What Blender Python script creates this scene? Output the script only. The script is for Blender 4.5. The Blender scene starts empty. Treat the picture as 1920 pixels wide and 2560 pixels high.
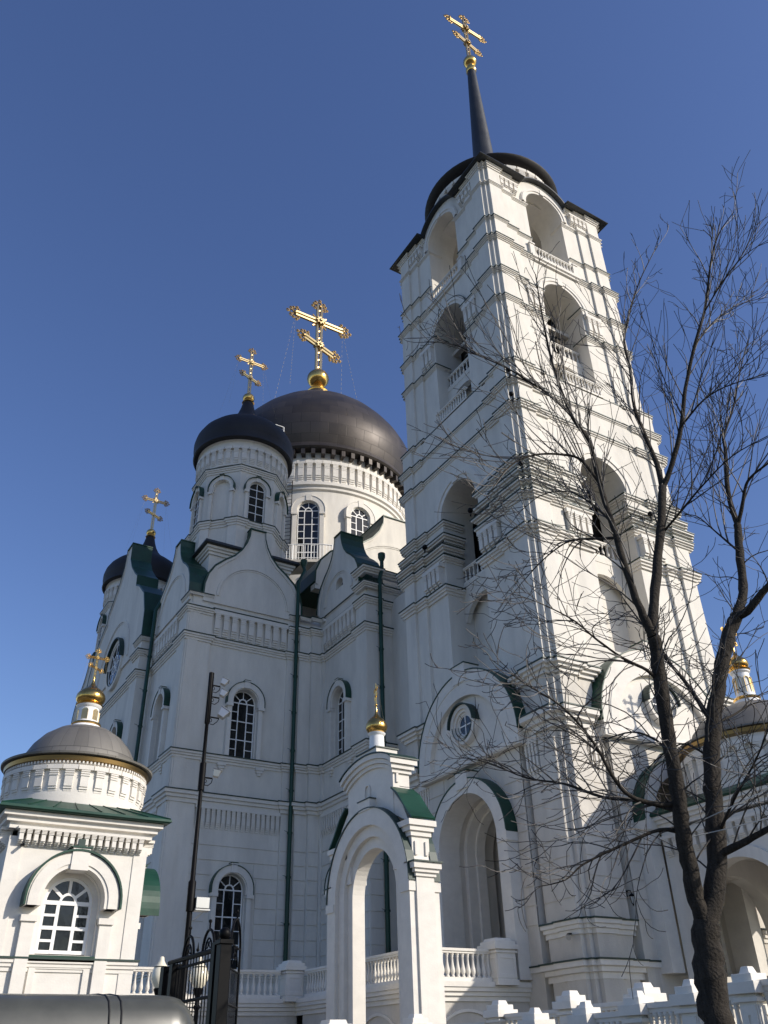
import bpy, bmesh, math, random
from math import radians, sin, cos, pi
from mathutils import Vector, Matrix
from mathutils.geometry import tessellate_polygon

scene = bpy.context.scene
COL = scene.collection
random.seed(7)

# ------------------------------------------------------------------ camera
cam_d = bpy.data.cameras.new('camera')
cam = bpy.data.objects.new('camera', cam_d); COL.objects.link(cam)
PITCH, ROLL, HEAD = radians(32.869), radians(1.607), radians(32.017)
fw = Vector((sin(HEAD)*cos(PITCH), cos(HEAD)*cos(PITCH), sin(PITCH)))
ri = Vector((cos(HEAD), -sin(HEAD), 0)); up = ri.cross(fw)
r2 = ri*cos(ROLL) - up*sin(ROLL); u2 = ri*sin(ROLL) + up*cos(ROLL)
M = Matrix((r2, u2, -fw)).transposed().to_4x4(); M.translation = Vector((0, 0, 1.6))
cam.matrix_world = M
cam_d.sensor_fit = 'VERTICAL'; cam_d.sensor_height = 36.0; cam_d.lens = 36.0*2128/2560
cam_d.clip_start = 0.1; cam_d.clip_end = 5000
scene.camera = cam

# ------------------------------------------------------------------ light
SUN_EL, SUN_AZ = radians(28.5), radians(37)        # azimuth measured from -Y towards +X
sd = Vector((sin(SUN_AZ)*cos(SUN_EL), -cos(SUN_AZ)*cos(SUN_EL), sin(SUN_EL)))
world = bpy.data.worlds.new('World'); scene.world = world; world.use_nodes = True
nt = world.node_tree; bg = nt.nodes['Background']
sky = nt.nodes.new('ShaderNodeTexSky'); sky.sky_type = 'NISHITA'; sky.sun_disc = False
sky.sun_elevation = SUN_EL; sky.sun_rotation = radians(180) - SUN_AZ
sky.altitude = 200; sky.air_density = 1.1; sky.dust_density = 0.8; sky.ozone_density = 3.0
hsv = nt.nodes.new('ShaderNodeHueSaturation'); hsv.inputs['Saturation'].default_value = 1.12; hsv.inputs['Hue'].default_value = 0.515
nt.links.new(sky.outputs[0], hsv.inputs['Color']); nt.links.new(hsv.outputs[0], bg.inputs[0]); bg.inputs[1].default_value = 0.122
sun_d = bpy.data.lights.new('sun', 'SUN'); sun_d.energy = 3.7; sun_d.angle = radians(0.53); sun_d.color = (1.0, 0.92, 0.81)
sun = bpy.data.objects.new('sun', sun_d); COL.objects.link(sun)
sun.rotation_euler = sd.to_track_quat('Z', 'Y').to_euler(); sun.location = (30, -30, 60)
vs = scene.view_settings
vs.view_transform = 'Standard'; vs.look = 'None'; vs.gamma = 1; vs.exposure = 0.30; vs.use_curve_mapping = False

# ------------------------------------------------------------------ materials
MATS = {}
def mat(name, col, rough=0.6, metal=0.0, noise=0.0, nscale=2.0, stretch=(1, 1, 1), dark=None, bump=0.0, bscale=40.0, spec=0.5, coat=0.0, stain=0.0):
    m = bpy.data.materials.new(name); m.use_nodes = True
    t = m.node_tree; p = t.nodes['Principled BSDF']
    p.inputs['Base Color'].default_value = (*col, 1); p.inputs['Roughness'].default_value = rough
    p.inputs['Metallic'].default_value = metal; p.inputs['Specular IOR Level'].default_value = spec
    p.inputs['Coat Weight'].default_value = coat
    g = t.nodes.new('ShaderNodeNewGeometry')
    if noise:
        mp = t.nodes.new('ShaderNodeMapping'); mp.inputs['Scale'].default_value = stretch
        t.links.new(g.outputs['Position'], mp.inputs[0])
        n = t.nodes.new('ShaderNodeTexNoise'); n.inputs['Scale'].default_value = nscale; n.inputs['Detail'].default_value = 8; n.inputs['Roughness'].default_value = 0.65
        t.links.new(mp.outputs[0], n.inputs['Vector'])
        r = t.nodes.new('ShaderNodeMapRange'); r.inputs[1].default_value = 0.35; r.inputs[2].default_value = 0.7
        t.links.new(n.outputs[0], r.inputs[0])
        mx = t.nodes.new('ShaderNodeMix'); mx.data_type = 'RGBA'
        dk = dark or tuple(c*(1-noise) for c in col)
        mx.inputs[6].default_value = (*col, 1); mx.inputs[7].default_value = (*dk, 1)
        t.links.new(r.outputs[0], mx.inputs[0])
        last = mx.outputs[2]
        if stain:
            n2 = t.nodes.new('ShaderNodeTexNoise'); n2.inputs['Scale'].default_value = 0.33; n2.inputs['Detail'].default_value = 5
            mp2 = t.nodes.new('ShaderNodeMapping'); mp2.inputs['Scale'].default_value = (1.6, 1.6, 0.35)
            t.links.new(g.outputs['Position'], mp2.inputs[0]); t.links.new(mp2.outputs[0], n2.inputs['Vector'])
            r2_ = t.nodes.new('ShaderNodeMapRange'); r2_.inputs[1].default_value = 0.5; r2_.inputs[2].default_value = 0.75; r2_.inputs[4].default_value = stain
            t.links.new(n2.outputs[0], r2_.inputs[0])
            mx2 = t.nodes.new('ShaderNodeMix'); mx2.data_type = 'RGBA'
            mx2.inputs[7].default_value = (col[0]*0.55, col[1]*0.55, col[2]*0.57, 1)
            t.links.new(r2_.outputs[0], mx2.inputs[0]); t.links.new(last, mx2.inputs[6]); last = mx2.outputs[2]
        if stain:
            n4 = t.nodes.new('ShaderNodeTexNoise'); n4.inputs['Scale'].default_value = 1.0; n4.inputs['Detail'].default_value = 6; n4.inputs['Roughness'].default_value = 0.7
            mp4 = t.nodes.new('ShaderNodeMapping'); mp4.inputs['Scale'].default_value = (3.0, 3.0, 0.20)
            t.links.new(g.outputs['Position'], mp4.inputs[0]); t.links.new(mp4.outputs[0], n4.inputs['Vector'])
            r4 = t.nodes.new('ShaderNodeMapRange'); r4.inputs[1].default_value = 0.56; r4.inputs[2].default_value = 0.80; r4.inputs[4].default_value = stain*.75
            t.links.new(n4.outputs[0], r4.inputs[0])
            mx4 = t.nodes.new('ShaderNodeMix'); mx4.data_type = 'RGBA'; mx4.inputs[7].default_value = (col[0]*0.5, col[1]*0.5, col[2]*0.5, 1)
            t.links.new(r4.outputs[0], mx4.inputs[0]); t.links.new(last, mx4.inputs[6]); last = mx4.outputs[2]
        t.links.new(last, p.inputs['Base Color'])
    if bump:
        n3 = t.nodes.new('ShaderNodeTexNoise'); n3.inputs['Scale'].default_value = bscale; n3.inputs['Detail'].default_value = 4
        t.links.new(g.outputs['Position'], n3.inputs['Vector'])
        b = t.nodes.new('ShaderNodeBump'); b.inputs['Strength'].default_value = bump; b.inputs['Distance'].default_value = 0.02
        t.links.new(n3.outputs[0], b.inputs['Height']); t.links.new(b.outputs[0], p.inputs['Normal'])
    MATS[name] = m; return m

mat('plaster', (0.75, 0.715, 0.65), 0.85, noise=0.14, nscale=1.1, stretch=(1.5, 1.5, 0.5), bump=0.25, bscale=18, spec=0.25, stain=0.34)
mat('plaster_trim', (0.76, 0.725, 0.665), 0.8, noise=0.11, nscale=2.2, stretch=(1, 1, 1.5), bump=0.15, bscale=25, spec=0.25, stain=0.25)
mat('plaster_low', (0.66, 0.62, 0.555), 0.9, noise=0.16, nscale=1.4, stretch=(1.2, 1.2, 0.6), bump=0.3, bscale=20, spec=0.2, stain=0.5)
mat('balustrade_stone', (0.78, 0.745, 0.68), 0.75, noise=0.10, nscale=3.0, bump=0.15, bscale=30, spec=0.3, stain=0.12)
mat('green_roof', (0.010, 0.058, 0.036), 0.42, noise=0.45, nscale=1.6, spec=0.4, bump=0.2, bscale=3)
mat('flashing', (0.012, 0.038, 0.030), 0.5, noise=0.3, nscale=3)
mat('dark_roof', (0.022, 0.026, 0.028), 0.45, noise=0.3, nscale=3)
mat('gold', (0.83, 0.52, 0.16), 0.22, metal=1.0)
mat('gold_satin', (0.74, 0.56, 0.29), 0.34, metal=1.0, noise=0.2, nscale=9)
mat('white_paint', (0.80, 0.80, 0.79), 0.5)
mat('glass', (0.010, 0.011, 0.012), 0.05, spec=0.55, bump=0.25, bscale=2.2)
mat('iron', (0.004, 0.004, 0.005), 0.5, noise=0.3, nscale=8, spec=0.12)
mat('bark', (0.050, 0.043, 0.036), 0.9, noise=0.6, nscale=9, stretch=(3, 3, 0.6), bump=1.0, bscale=30, spec=0.15)
mat('twig', (0.050, 0.043, 0.038), 0.6, noise=0.3, nscale=8)
mat('globe', (0.80, 0.74, 0.58), 0.18, spec=0.6)
mat('van_paint', (0.075, 0.077, 0.066), 0.34, noise=0.35, nscale=2.5, coat=0.3)
mat('rubber', (0.012, 0.012, 0.012), 0.7)
mat('silver', (0.42, 0.42, 0.41), 0.35, metal=0.8)
mat('gold_aged', (0.30, 0.20, 0.085), 0.38, metal=1.0)
mat('bronze', (0.10, 0.085, 0.06), 0.45, metal=0.8)
mat('chamber_shade', (0.035, 0.03, 0.026), 0.8, noise=0.3, nscale=3)  # near-black tone standing in for the shade inside the tower chambers
mat('chain_metal', (0.30, 0.25, 0.15), 0.65, metal=0.3)
mat('asphalt', (0.05, 0.05, 0.052), 0.9, noise=0.25, nscale=3, bump=0.4, bscale=60)
mat('paving', (0.16, 0.155, 0.145), 0.85, noise=0.2, nscale=1.5, bump=0.3, bscale=30)
mat('red_paint', (0.55, 0.02, 0.02), 0.35)
mat('lens', (0.55, 0.56, 0.55), 0.12, spec=0.7)

def dome_mat(name, col, rough, metal, nseg, row, var):
    """Sheet-metal cladding: panels laid in rings round the object's own axis."""
    m = bpy.data.materials.new(name); m.use_nodes = True; t = m.node_tree; p = t.nodes['Principled BSDF']
    tc = t.nodes.new('ShaderNodeTexCoord'); sp = t.nodes.new('ShaderNodeSeparateXYZ'); t.links.new(tc.outputs['Object'], sp.inputs[0])
    at = t.nodes.new('ShaderNodeMath'); at.operation = 'ARCTAN2'; t.links.new(sp.outputs[1], at.inputs[0]); t.links.new(sp.outputs[0], at.inputs[1])
    s1 = t.nodes.new('ShaderNodeMath'); s1.operation = 'MULTIPLY'; s1.inputs[1].default_value = nseg/(2*pi); t.links.new(at.outputs[0], s1.inputs[0])
    s2 = t.nodes.new('ShaderNodeMath'); s2.operation = 'MULTIPLY'; s2.inputs[1].default_value = 1.0/row; t.links.new(sp.outputs[2], s2.inputs[0])
    cb = t.nodes.new('ShaderNodeCombineXYZ'); t.links.new(s1.outputs[0], cb.inputs[0]); t.links.new(s2.outputs[0], cb.inputs[1])
    br = t.nodes.new('ShaderNodeTexBrick'); br.inputs['Scale'].default_value = 1.0; br.inputs['Brick Width'].default_value = 1.0; br.inputs['Row Height'].default_value = 1.0
    br.inputs['Mortar Size'].default_value = 0.02; br.inputs['Mortar Smooth'].default_value = 0.4; br.offset = 0.5
    br.inputs['Color1'].default_value = (*col, 1); br.inputs['Color2'].default_value = (*[c*(1-var) for c in col], 1); br.inputs['Mortar'].default_value = (*[c*0.45 for c in col], 1)
    t.links.new(cb.outputs[0], br.inputs['Vector'])
    n = t.nodes.new('ShaderNodeTexNoise'); n.inputs['Scale'].default_value = 0.8; n.inputs['Detail'].default_value = 6; t.links.new(tc.outputs['Object'], n.inputs['Vector'])
    mx = t.nodes.new('ShaderNodeMix'); mx.data_type = 'RGBA'; mx.blend_type = 'MULTIPLY'; mx.inputs[0].default_value = 0.45
    t.links.new(br.outputs[0], mx.inputs[6]); t.links.new(n.outputs[0], mx.inputs[7]); t.links.new(mx.outputs[2], p.inputs['Base Color'])
    p.inputs['Metallic'].default_value = metal
    rr = t.nodes.new('ShaderNodeMapRange'); rr.inputs[3].default_value = rough-0.08; rr.inputs[4].default_value = rough+0.14; t.links.new(n.outputs[0], rr.inputs[0]); t.links.new(rr.outputs[0], p.inputs['Roughness'])
    n5 = t.nodes.new('ShaderNodeTexNoise'); n5.inputs['Scale'].default_value = 1.6; n5.inputs['Detail'].default_value = 2; t.links.new(cb.outputs[0], n5.inputs['Vector'])
    ad = t.nodes.new('ShaderNodeMath'); ad.operation = 'MULTIPLY_ADD'; ad.inputs[1].default_value = -1.2; t.links.new(br.outputs[1], ad.inputs[0]); t.links.new(n5.outputs[0], ad.inputs[2])
    b = t.nodes.new('ShaderNodeBump'); b.inputs['Strength'].default_value = 0.22; b.inputs['Distance'].default_value = 0.04; t.links.new(ad.outputs[0], b.inputs['Height']); t.links.new(b.outputs[0], p.inputs['Normal'])
    MATS[name] = m
dome_mat('dome_bronze', (0.088, 0.075, 0.068), 0.46, 0.5, 36, 0.95, 0.38)
dome_mat('dome_black', (0.018, 0.015, 0.016), 0.6, 0.0, 28, 0.6, 0.3)
dome_mat('dome_lead', (0.26, 0.245, 0.22), 0.55, 0.3, 26, 0.7, 0.32)
dome_mat('dome_gold', (0.85, 0.53, 0.16), 0.16, 1.0, 14, 0.16, 0.15)
dome_mat('spire_zinc', (0.060, 0.062, 0.064), 0.45, 0.4, 10, 0.7, 0.2)

# ------------------------------------------------------------------ objects
def root_loc(o):
    while o.parent: o = o.parent
    return o.location
def thing(name, label, cat, loc, group=None):
    o = bpy.data.objects.new(name, None); COL.objects.link(o); o.location = loc
    o.empty_display_size = 0.3
    o['label'] = label; o['category'] = cat
    if group: o['group'] = group
    return o
def tag(o, label, cat, group=None):
    o['label'] = label; o['category'] = cat
    if group: o['group'] = group
    return o

class G:
    """mesh collector in world coordinates"""
    def __init__(s): s.v = []; s.f = []
    def add(s, vs, fs):
        o = len(s.v); s.v += [tuple(v) for v in vs]; s.f += [tuple(i+o for i in f) for f in fs]
    def hexa(s, p):       # 8 points: bottom 4, top 4
        s.add(p, [(3, 2, 1, 0), (4, 5, 6, 7), (0, 1, 5, 4), (1, 2, 6, 5), (2, 3, 7, 6), (3, 0, 4, 7)])
    def box(s, x0, x1, y0, y1, z0, z1):
        s.hexa([(x0, y0, z0), (x1, y0, z0), (x1, y1, z0), (x0, y1, z0), (x0, y0, z1), (x1, y0, z1), (x1, y1, z1), (x0, y1, z1)])
    def fbox(s, F, u0, u1, v0, v1, d0, d1):
        s.hexa([F(u0, v0, d1), F(u1, v0, d1), F(u1, v0, d0), F(u0, v0, d0), F(u0, v1, d1), F(u1, v1, d1), F(u1, v1, d0), F(u0, v1, d0)])
    def prism(s, F, loops, d0, d1):
        """loops[0] outline, others holes, extruded between depths d0 and d1 of frame F"""
        if not isinstance(loops[0][0], (tuple, list)): loops = [loops]
        flat = [p for l in loops for p in l]
        tri = tessellate_polygon([[Vector((p[0], p[1], 0)) for p in l] for l in loops])
        n = len(flat)
        vsx = [F(p[0], p[1], d1) for p in flat] + [F(p[0], p[1], d0) for p in flat]
        fs = [tuple(t) for t in tri] + [tuple(i+n for i in reversed(t)) for t in tri]
        k = 0
        for l in loops:
            m = len(l)
            for i in range(m):
                a, b = k+i, k+(i+1) % m
                fs.append((a, b, b+n, a+n))
            k += m
        s.add(vsx, fs)
    def zprism(s, poly, z0, z1): s.prism(lambda u, v, d: (u, v, d), [poly], z0, z1)
    def loft(s, path, prof, closed=False):
        """mitred moulding: prof = closed section [(offset, z)], path walked with the outside on its right"""
        n = len(path); rings = []
        for i in range(n):
            p = Vector(path[i])
            a = Vector(path[i-1]) if (i > 0 or closed) else None
            b = Vector(path[(i+1) % n]) if (i < n-1 or closed) else None
            def nrm(q, r): d = (r-q).normalized(); return Vector((d.y, -d.x))
            if a is None: m = nrm(p, b)
            elif b is None: m = nrm(a, p)
            else:
                n1, n2 = nrm(a, p), nrm(p, b); m = n1+n2; m = m/max(0.2, m.dot(n1)) if m.length > 1e-6 else n1
            rings.append([(p.x+m.x*o, p.y+m.y*o, z) for o, z in prof])
        k = len(prof); vsx = [q for r in rings for q in r]; fs = []
        for i in range(n if closed else n-1):
            j = (i+1) % n
            for a in range(k):
                b = (a+1) % k; fs.append((i*k+a, j*k+a, j*k+b, i*k+b))
        if not closed: fs += [tuple(range(k)), tuple(reversed(range((n-1)*k, n*k)))]
        s.add(vsx, fs)
    def lathe(s, prof, cx, cy, n=32, a0=0.0, flat=False):
        vsx = []; fs = []; k = len(prof)
        for i in range(n):
            a = a0+2*pi*i/n
            for r, z in prof: vsx.append((cx+r*cos(a), cy+r*sin(a), z))
        for i in range(n):
            j = (i+1) % n
            for a in range(k-1): fs.append((i*k+a, j*k+a, j*k+a+1, i*k+a+1))
        if prof[0][0] > 1e-4: fs.append(tuple(reversed([i*k for i in range(n)])))
        if prof[-1][0] > 1e-4: fs.append(tuple(i*k+k-1 for i in range(n)))
        s.add(vsx, fs)
    def tube(s, pts, rad, n=6, caps=True):
        pts = [Vector(p) for p in pts]; N = len(pts)
        if not isinstance(rad, (list, tuple)): rad = [rad]*N
        rings = []; ref = None
        for i in range(N):
            d = (pts[min(i+1, N-1)]-pts[max(i-1, 0)])
            if d.length < 1e-9: d = Vector((0, 0, 1))
            d.normalize()
            if ref is None: ref = d.orthogonal().normalized()
            else:
                ref = ref - d*ref.dot(d)
                ref = ref.normalized() if ref.length > 1e-6 else d.orthogonal().normalized()
            w = d.cross(ref)
            rings.append([pts[i]+ref*(rad[i]*cos(2*pi*j/n))+w*(rad[i]*sin(2*pi*j/n)) for j in range(n)])
        fs = []
        for i in range(N-1):
            for j in range(n):
                k = (j+1) % n; fs.append((i*n+j, i*n+k, (i+1)*n+k, (i+1)*n+j))
        if caps: fs += [tuple(reversed(range(n))), tuple(range((N-1)*n, N*n))]
        s.add([q for r in rings for q in r], fs)
    def ball(s, c, r, n=10, m=6, sz=1.0):
        prof = [(r*sin(pi*i/m), c[2]-r*sz*cos(pi*i/m)) for i in range(m+1)]
        prof[0] = (0, prof[0][1]); prof[-1] = (0, prof[-1][1])
        s.lathe(prof, c[0], c[1], n)
    def build(s, name, material, parent=None, smooth=False, bevel=0, origin=None, angle=40):
        base = root_loc(parent) if parent else Vector((0, 0, 0))
        org = Vector(origin) if origin is not None else (base if parent else Vector((0, 0, 0)))
        me = bpy.data.meshes.new(name)
        me.from_pydata([(v[0]-org.x, v[1]-org.y, v[2]-org.z) for v in s.v], [], s.f)
        bm = bmesh.new(); bm.from_mesh(me)
        bmesh.ops.remove_doubles(bm, verts=bm.verts, dist=1e-5)
        bmesh.ops.recalc_face_normals(bm, faces=bm.faces)
        if smooth:
            for f in bm.faces: f.smooth = True
            for e in bm.edges:
                if len(e.link_faces) == 2 and e.calc_face_angle(0) > radians(angle): e.smooth = False
        bm.to_mesh(me); bm.free()
        me.materials.append(MATS[material])
        o = bpy.data.objects.new(name, me); COL.objects.link(o)
        if parent:
            o.parent = parent
            ploc = Vector((0, 0, 0)); q = parent
            while q.parent: ploc += q.location; q = q.parent
            o.location = org-base-ploc
        else: o.location = org
        if bevel:
            b = o.modifiers.new('bevel', 'BEVEL'); b.width = bevel; b.segments = 2; b.limit_method = 'ANGLE'
        return o

# frames: u along the wall, v up, d outwards
def FA(x): return lambda u, v, d: (x-d, u, v)          # wall that faces -X
def FB(y): return lambda u, v, d: (u, y-d, v)          # wall that faces -Y
def FC(x): return lambda u, v, d: (x+d, u, v)
def FD(y): return lambda u, v, d: (u, y+d, v)
def FR(cx, cy, a, r):                                  # wall tangent to a circle, normal at angle a
    nx, ny = cos(a), sin(a)
    return lambda u, v, d: (cx+nx*(r+d)-ny*u, cy+ny*(r+d)+nx*u, v)

def arc(uc, r, vs_, a0=0.0, a1=pi, n=20): return [(uc+r*cos(a0+(a1-a0)*i/n), vs_+r*sin(a0+(a1-a0)*i/n)) for i in range(n+1)]
def archpoly(uc, hw, v0, vs_, n=20): return [(uc-hw, v0), (uc+hw, v0)] + arc(uc, hw, vs_, 0, pi, n)
def archband(uc, r0, r1, vleg, vs_, n=20):
    return [(uc+r1, vleg)] + arc(uc, r1, vs_, 0, pi, n) + [(uc-r1, vleg), (uc-r0, vleg)] + arc(uc, r0, vs_, pi, 0, n) + [(uc+r0, vleg)]
def ellipse(uc, vc, r, n=32): return [(uc+r*cos(2*pi*i/n), vc+r*sin(2*pi*i/n)) for i in range(n)]

STEP3 = lambda z, h, d: [(-.12, z-h), (d*.3, z-h), (d*.3, z-h*.66), (d*.65, z-h*.62), (d*.65, z-h*.36), (d, z-h*.30), (d, z), (-.12, z)]
def moulding(g, fl, path, z, h, d, closed=False):
    """stepped cornice under height z with a thin sheet-metal flashing on top"""
    g.loft(path, STEP3(z, h, d), closed)
    if fl is not None: fl.loft(path, [(-.1, z+.002), (d+.035, z+.002), (d+.035, z+.05), (-.1, z+.07)], closed)

def mo(parent, path, z, h, d, closed=False, flash=True, name='cornice', m='plaster_trim'):
    g = G(); fl = G() if flash else None
    moulding(g, fl, path, z, h, d, closed); o = g.build(name, m, parent)
    if flash: fl.build('flashing', 'flashing', o)
    return o
def fz(parent, F, u0, u1, z0, z1, n, d=.16, gap=.36):
    g = G(); frieze(g, F, u0, u1, z0, z1, n, d, gap); return g.build('corbel_frieze', 'plaster_trim', parent)
def frieze(g, F, u0, u1, z0, z1, n, d=.16, gap=.36):
    """corbel table: a band on n stepped brackets with hollows between them"""
    w = (u1-u0)/n; top = z0+(z1-z0)*.84
    g.fbox(F, u0-.02, u1+.02, top, z1, -.05, d+.025)
    for i in range(n):
        a = u0+w*i+w*gap/2; b = a+w*(1-gap)
        h = z1-z0
        g.fbox(F, a, b, z0+h*.24, top+.002, -.05, d)
        hw_ = w*gap/2
        if i < n-1 and hw_ > .05: g.prism(F, [(b, top+.001), (b+2*hw_, top+.001)]+[(b+hw_+hw_*cos(pi*q/8), top-hw_+hw_*sin(pi*q/8)*.97) for q in range(9)], -.05, d-.004)
        g.fbox(F, a-.006, b+.006, z0+h*.16, z0+h*.238, -.05, d*.78)
        g.fbox(F, a, b, z0+h*.08, z0+h*.158, -.05, d*.52)
        g.fbox(F, a-.006, b+.006, z0, z0+h*.078, -.05, d*.28)
        for q in (.62, .70, .78): g.fbox(F, a-.012, b+.012, z0+h*q, z0+h*(q+.045), -.05, d+.02)

def courses(g, F, u0, u1, z0, z1, pitch, excl=(), d=.04):
    n = max(1, round((z1-z0)/pitch)); p = (z1-z0)/n
    for i in range(n):
        a, b = z0+p*i+.025, z0+p*(i+1)-.025
        segs = [(u0, u1)]
        for (ea, eb, za, zb) in excl:
            if b > za and a < zb:
                ns = []
                for s0, s1 in segs:
                    if eb <= s0 or ea >= s1: ns.append((s0, s1)); continue
                    if ea > s0: ns.append((s0, ea))
                    if eb < s1: ns.append((eb, s1))
                segs = ns
        for s0, s1 in segs:
            if s1-s0 > .05: g.fbox(F, s0, s1, a, b, -.03, d)

def window(parent, F, uc, hw, v0, vs_, d, bar=.035, rows=3, name='window', side=True):
    """arched casement: white bars over dark panes"""
    g = G(); r = hw; dp = .05
    g.prism(F, [archpoly(uc, hw, v0, vs_, 18), archpoly(uc, hw-bar*1.3, v0+bar*1.3, vs_, 18)], d-dp, d)
    g.fbox(F, uc-hw+.01, uc+hw-.01, vs_-bar*.8, vs_+bar*.8, d-dp, d+.012)
    if side:
        for sx in (-1, 1):
            x = uc+sx*hw*.36
            g.fbox(F, x-bar*.7, x+bar*.7, v0+.01, vs_-bar*.5, d-dp, d+.006)
    else: g.fbox(F, uc-bar*.7, uc+bar*.7, v0+.01, vs_+hw-.02, d-dp, d+.006)
    for i in range(1, rows):
        z = v0+(vs_-v0)*i/rows
        g.fbox(F, uc-hw+.01, uc+hw-.01, z-bar*.7, z+bar*.7, d-dp, d+.009)
    if side:
        for i in range(rows):
            z = v0+(vs_-v0)*(i+.5)/rows
            for sx in (-1, 1):
                a, b = sorted((uc+sx*hw*.36, uc+sx*(hw-.01)))
                g.fbox(F, a, b, z-bar*.5, z+bar*.5, d-dp, d+.003)
        g.prism(F, archband(uc, hw*.26, hw*.36, vs_+.01, vs_+.02, 12), d-dp, d+.008)
        for a in (40, 90, 140):
            ca, sa = cos(radians(a)), sin(radians(a)); k = bar*.6
            p = [(uc+ca*hw*.33-sa*k, vs_+sa*hw*.33+ca*k), (uc+ca*hw*.33+sa*k, vs_+sa*hw*.33-ca*k), (uc+ca*(r-.02)+sa*k, vs_+sa*(r-.02)-ca*k), (uc+ca*(r-.02)-sa*k, vs_+sa*(r-.02)+ca*k)]
            g.prism(F, p, d-dp, d+.004)
    w = g.build(name, 'white_paint', parent)
    p = G(); p.prism(F, archpoly(uc, hw-.01, v0+.01, vs_, 18), d-.12, d-dp*.6); p.build('pane', 'glass', w)
    return w

def surround(parent, F, uc, hw, v0, vs_, d=.26, wide=.34, leg=True, hood_d=.33, key=True, impost=True, hood_mat='green_roof', name='window_surround'):
    """archivolt on piers with a keystone and a sheet-metal hood"""
    g = G(); r1 = hw+wide
    g.prism(F, archband(uc, hw+.05, r1, vs_-.25, vs_, 22), -.05, d+.03)
    g.prism(F, archband(uc, hw+.002, hw+wide*.55, vs_-.2, vs_, 22), -.05, d-.05)
    if leg:
        for sx in (-1, 1):
            a, b = sorted((uc+sx*(hw+.06), uc+sx*(r1-.06)))
            g.fbox(F, a, b, v0, vs_-.3, -.05, d-.02)
    if impost:
        for sx in (-1, 1):
            a, b = sorted((uc+sx*(hw+.03), uc+sx*(r1+.03)))
            g.fbox(F, a, b, vs_-.36, vs_-.22, -.05, d+.06)
    if key: g.fbox(F, uc-wide*.45, uc+wide*.45, vs_+hw+.02, vs_+r1+.09, -.05, d+.07)
    s = g.build(name, 'plaster_trim', parent)
    if hood_mat:
        h = G(); t = .035
        h.prism(F, archband(uc, r1+.004, r1+t, vs_-.2, vs_, 24), -.05, hood_d)
        if key: h.fbox(F, uc-wide*.5, uc+wide*.5, vs_+r1+.091, vs_+r1+.125, -.05, hood_d+.01)
        h.build('window_hood', hood_mat, s)
    return s

BALUSTER = {}
def baluster_mesh(h, mat_='balustrade_stone'):
    k = round(h, 3)
    if k not in BALUSTER:
        g = G(); r = .062*h/.62
        g.lathe([(r*.95, 0), (r*.95, h*.06), (r*.55, h*.08), (r*.75, h*.13), (r*1.12, h*.24), (r*1.05, h*.34), (r*.7, h*.5), (r*.5, h*.66), (r*.5, h*.82), (r*.75, h*.86), (r*.55, h*.9), (r*.95, h*.94), (r*.95, h)], 0, 0, 10)
        me = bpy.data.meshes.new('baluster'); me.from_pydata(g.v, [], g.f)
        for p in me.polygons: p.use_smooth = True
        me.materials.append(MATS[mat_]); BALUSTER[k] = me
    return BALUSTER[k]
def put_baluster(parent, x, y, z, h):
    o = bpy.data.objects.new('baluster', baluster_mesh(h)); COL.objects.link(o)
    o.parent = parent; o.location = Vector((x, y, z))-root_loc(parent)
def rail_run(parent, p0, p1, zf, H, n, name='rail', w=.2):
    """bottom rail, balusters, top rail between two plan points; returns the rail part"""
    p0, p1 = Vector((*p0, 0)), Vector((*p1, 0)); d = (p1-p0).normalized(); q = Vector((-d.y, d.x, 0))
    g = G(); hb, ht = H*.13, H*.15
    def bar(z0, z1, ww):
        a, b = p0+q*ww/2, p0-q*ww/2; c, e = p1-q*ww/2, p1+q*ww/2
        g.hexa([(v.x, v.y, z0) for v in (a, b, c, e)]+[(v.x, v.y, z1) for v in (a, b, c, e)])
    bar(zf, zf+hb, w); bar(zf+H-ht, zf+H-ht*.55, w*.8); bar(zf+H-ht*.55, zf+H, w*1.15)
    r = g.build(name, 'balustrade_stone', parent)
    for i in range(n):
        p = p0+(p1-p0)*((i+.5)/n); put_baluster(r, p.x, p.y, zf+hb-.002, H-hb-ht+.004)
    return r
def pier(parent, x, y, z0, z1, w=.6, name='pier'):
    g = G(); h = w/2
    g.box(x-h, x+h, y-h, y+h, z0, z1-.36)
    g.box(x-h-.04, x+h+.04, y-h-.04, y+h+.04, z0, z0+.16)
    for F, u in ((FA(x-h), y), (FB(y-h), x), (FC(x+h), y), (FD(y+h), x)):
        g.prism(F, [[(u-h+.02, z0+.2), (u+h-.02, z0+.2), (u+h-.02, z1-.5), (u-h+.02, z1-.5)], [(u-h+.13, z0+.32), (u+h-.13, z0+.32), (u+h-.13, z1-.62), (u-h+.13, z1-.62)]], -.02, .02)
    g.box(x-h-.05, x+h+.05, y-h-.05, y+h+.05, z1-.46, z1-.40)
    g.box(x-h-.09, x+h+.09, y-h-.09, y+h+.09, z1-.36, z1-.21)
    g.box(x-h-.02, x+h+.02, y-h-.02, y+h+.02, z1-.21, z1-.11)
    k = h-.06
    g.hexa([(x-k, y-k, z1-.11), (x+k, y-k, z1-.11), (x+k, y+k, z1-.11), (x-k, y+k, z1-.11), (x-k+.03, y-k+.03, z1-.02), (x+k-.03, y-k+.03, z1-.02), (x+k-.03, y+k-.03, z1-.02), (x-k+.03, y+k-.03, z1-.02)])
    return g.build(name, 'balustrade_stone', parent, bevel=.008)

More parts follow.
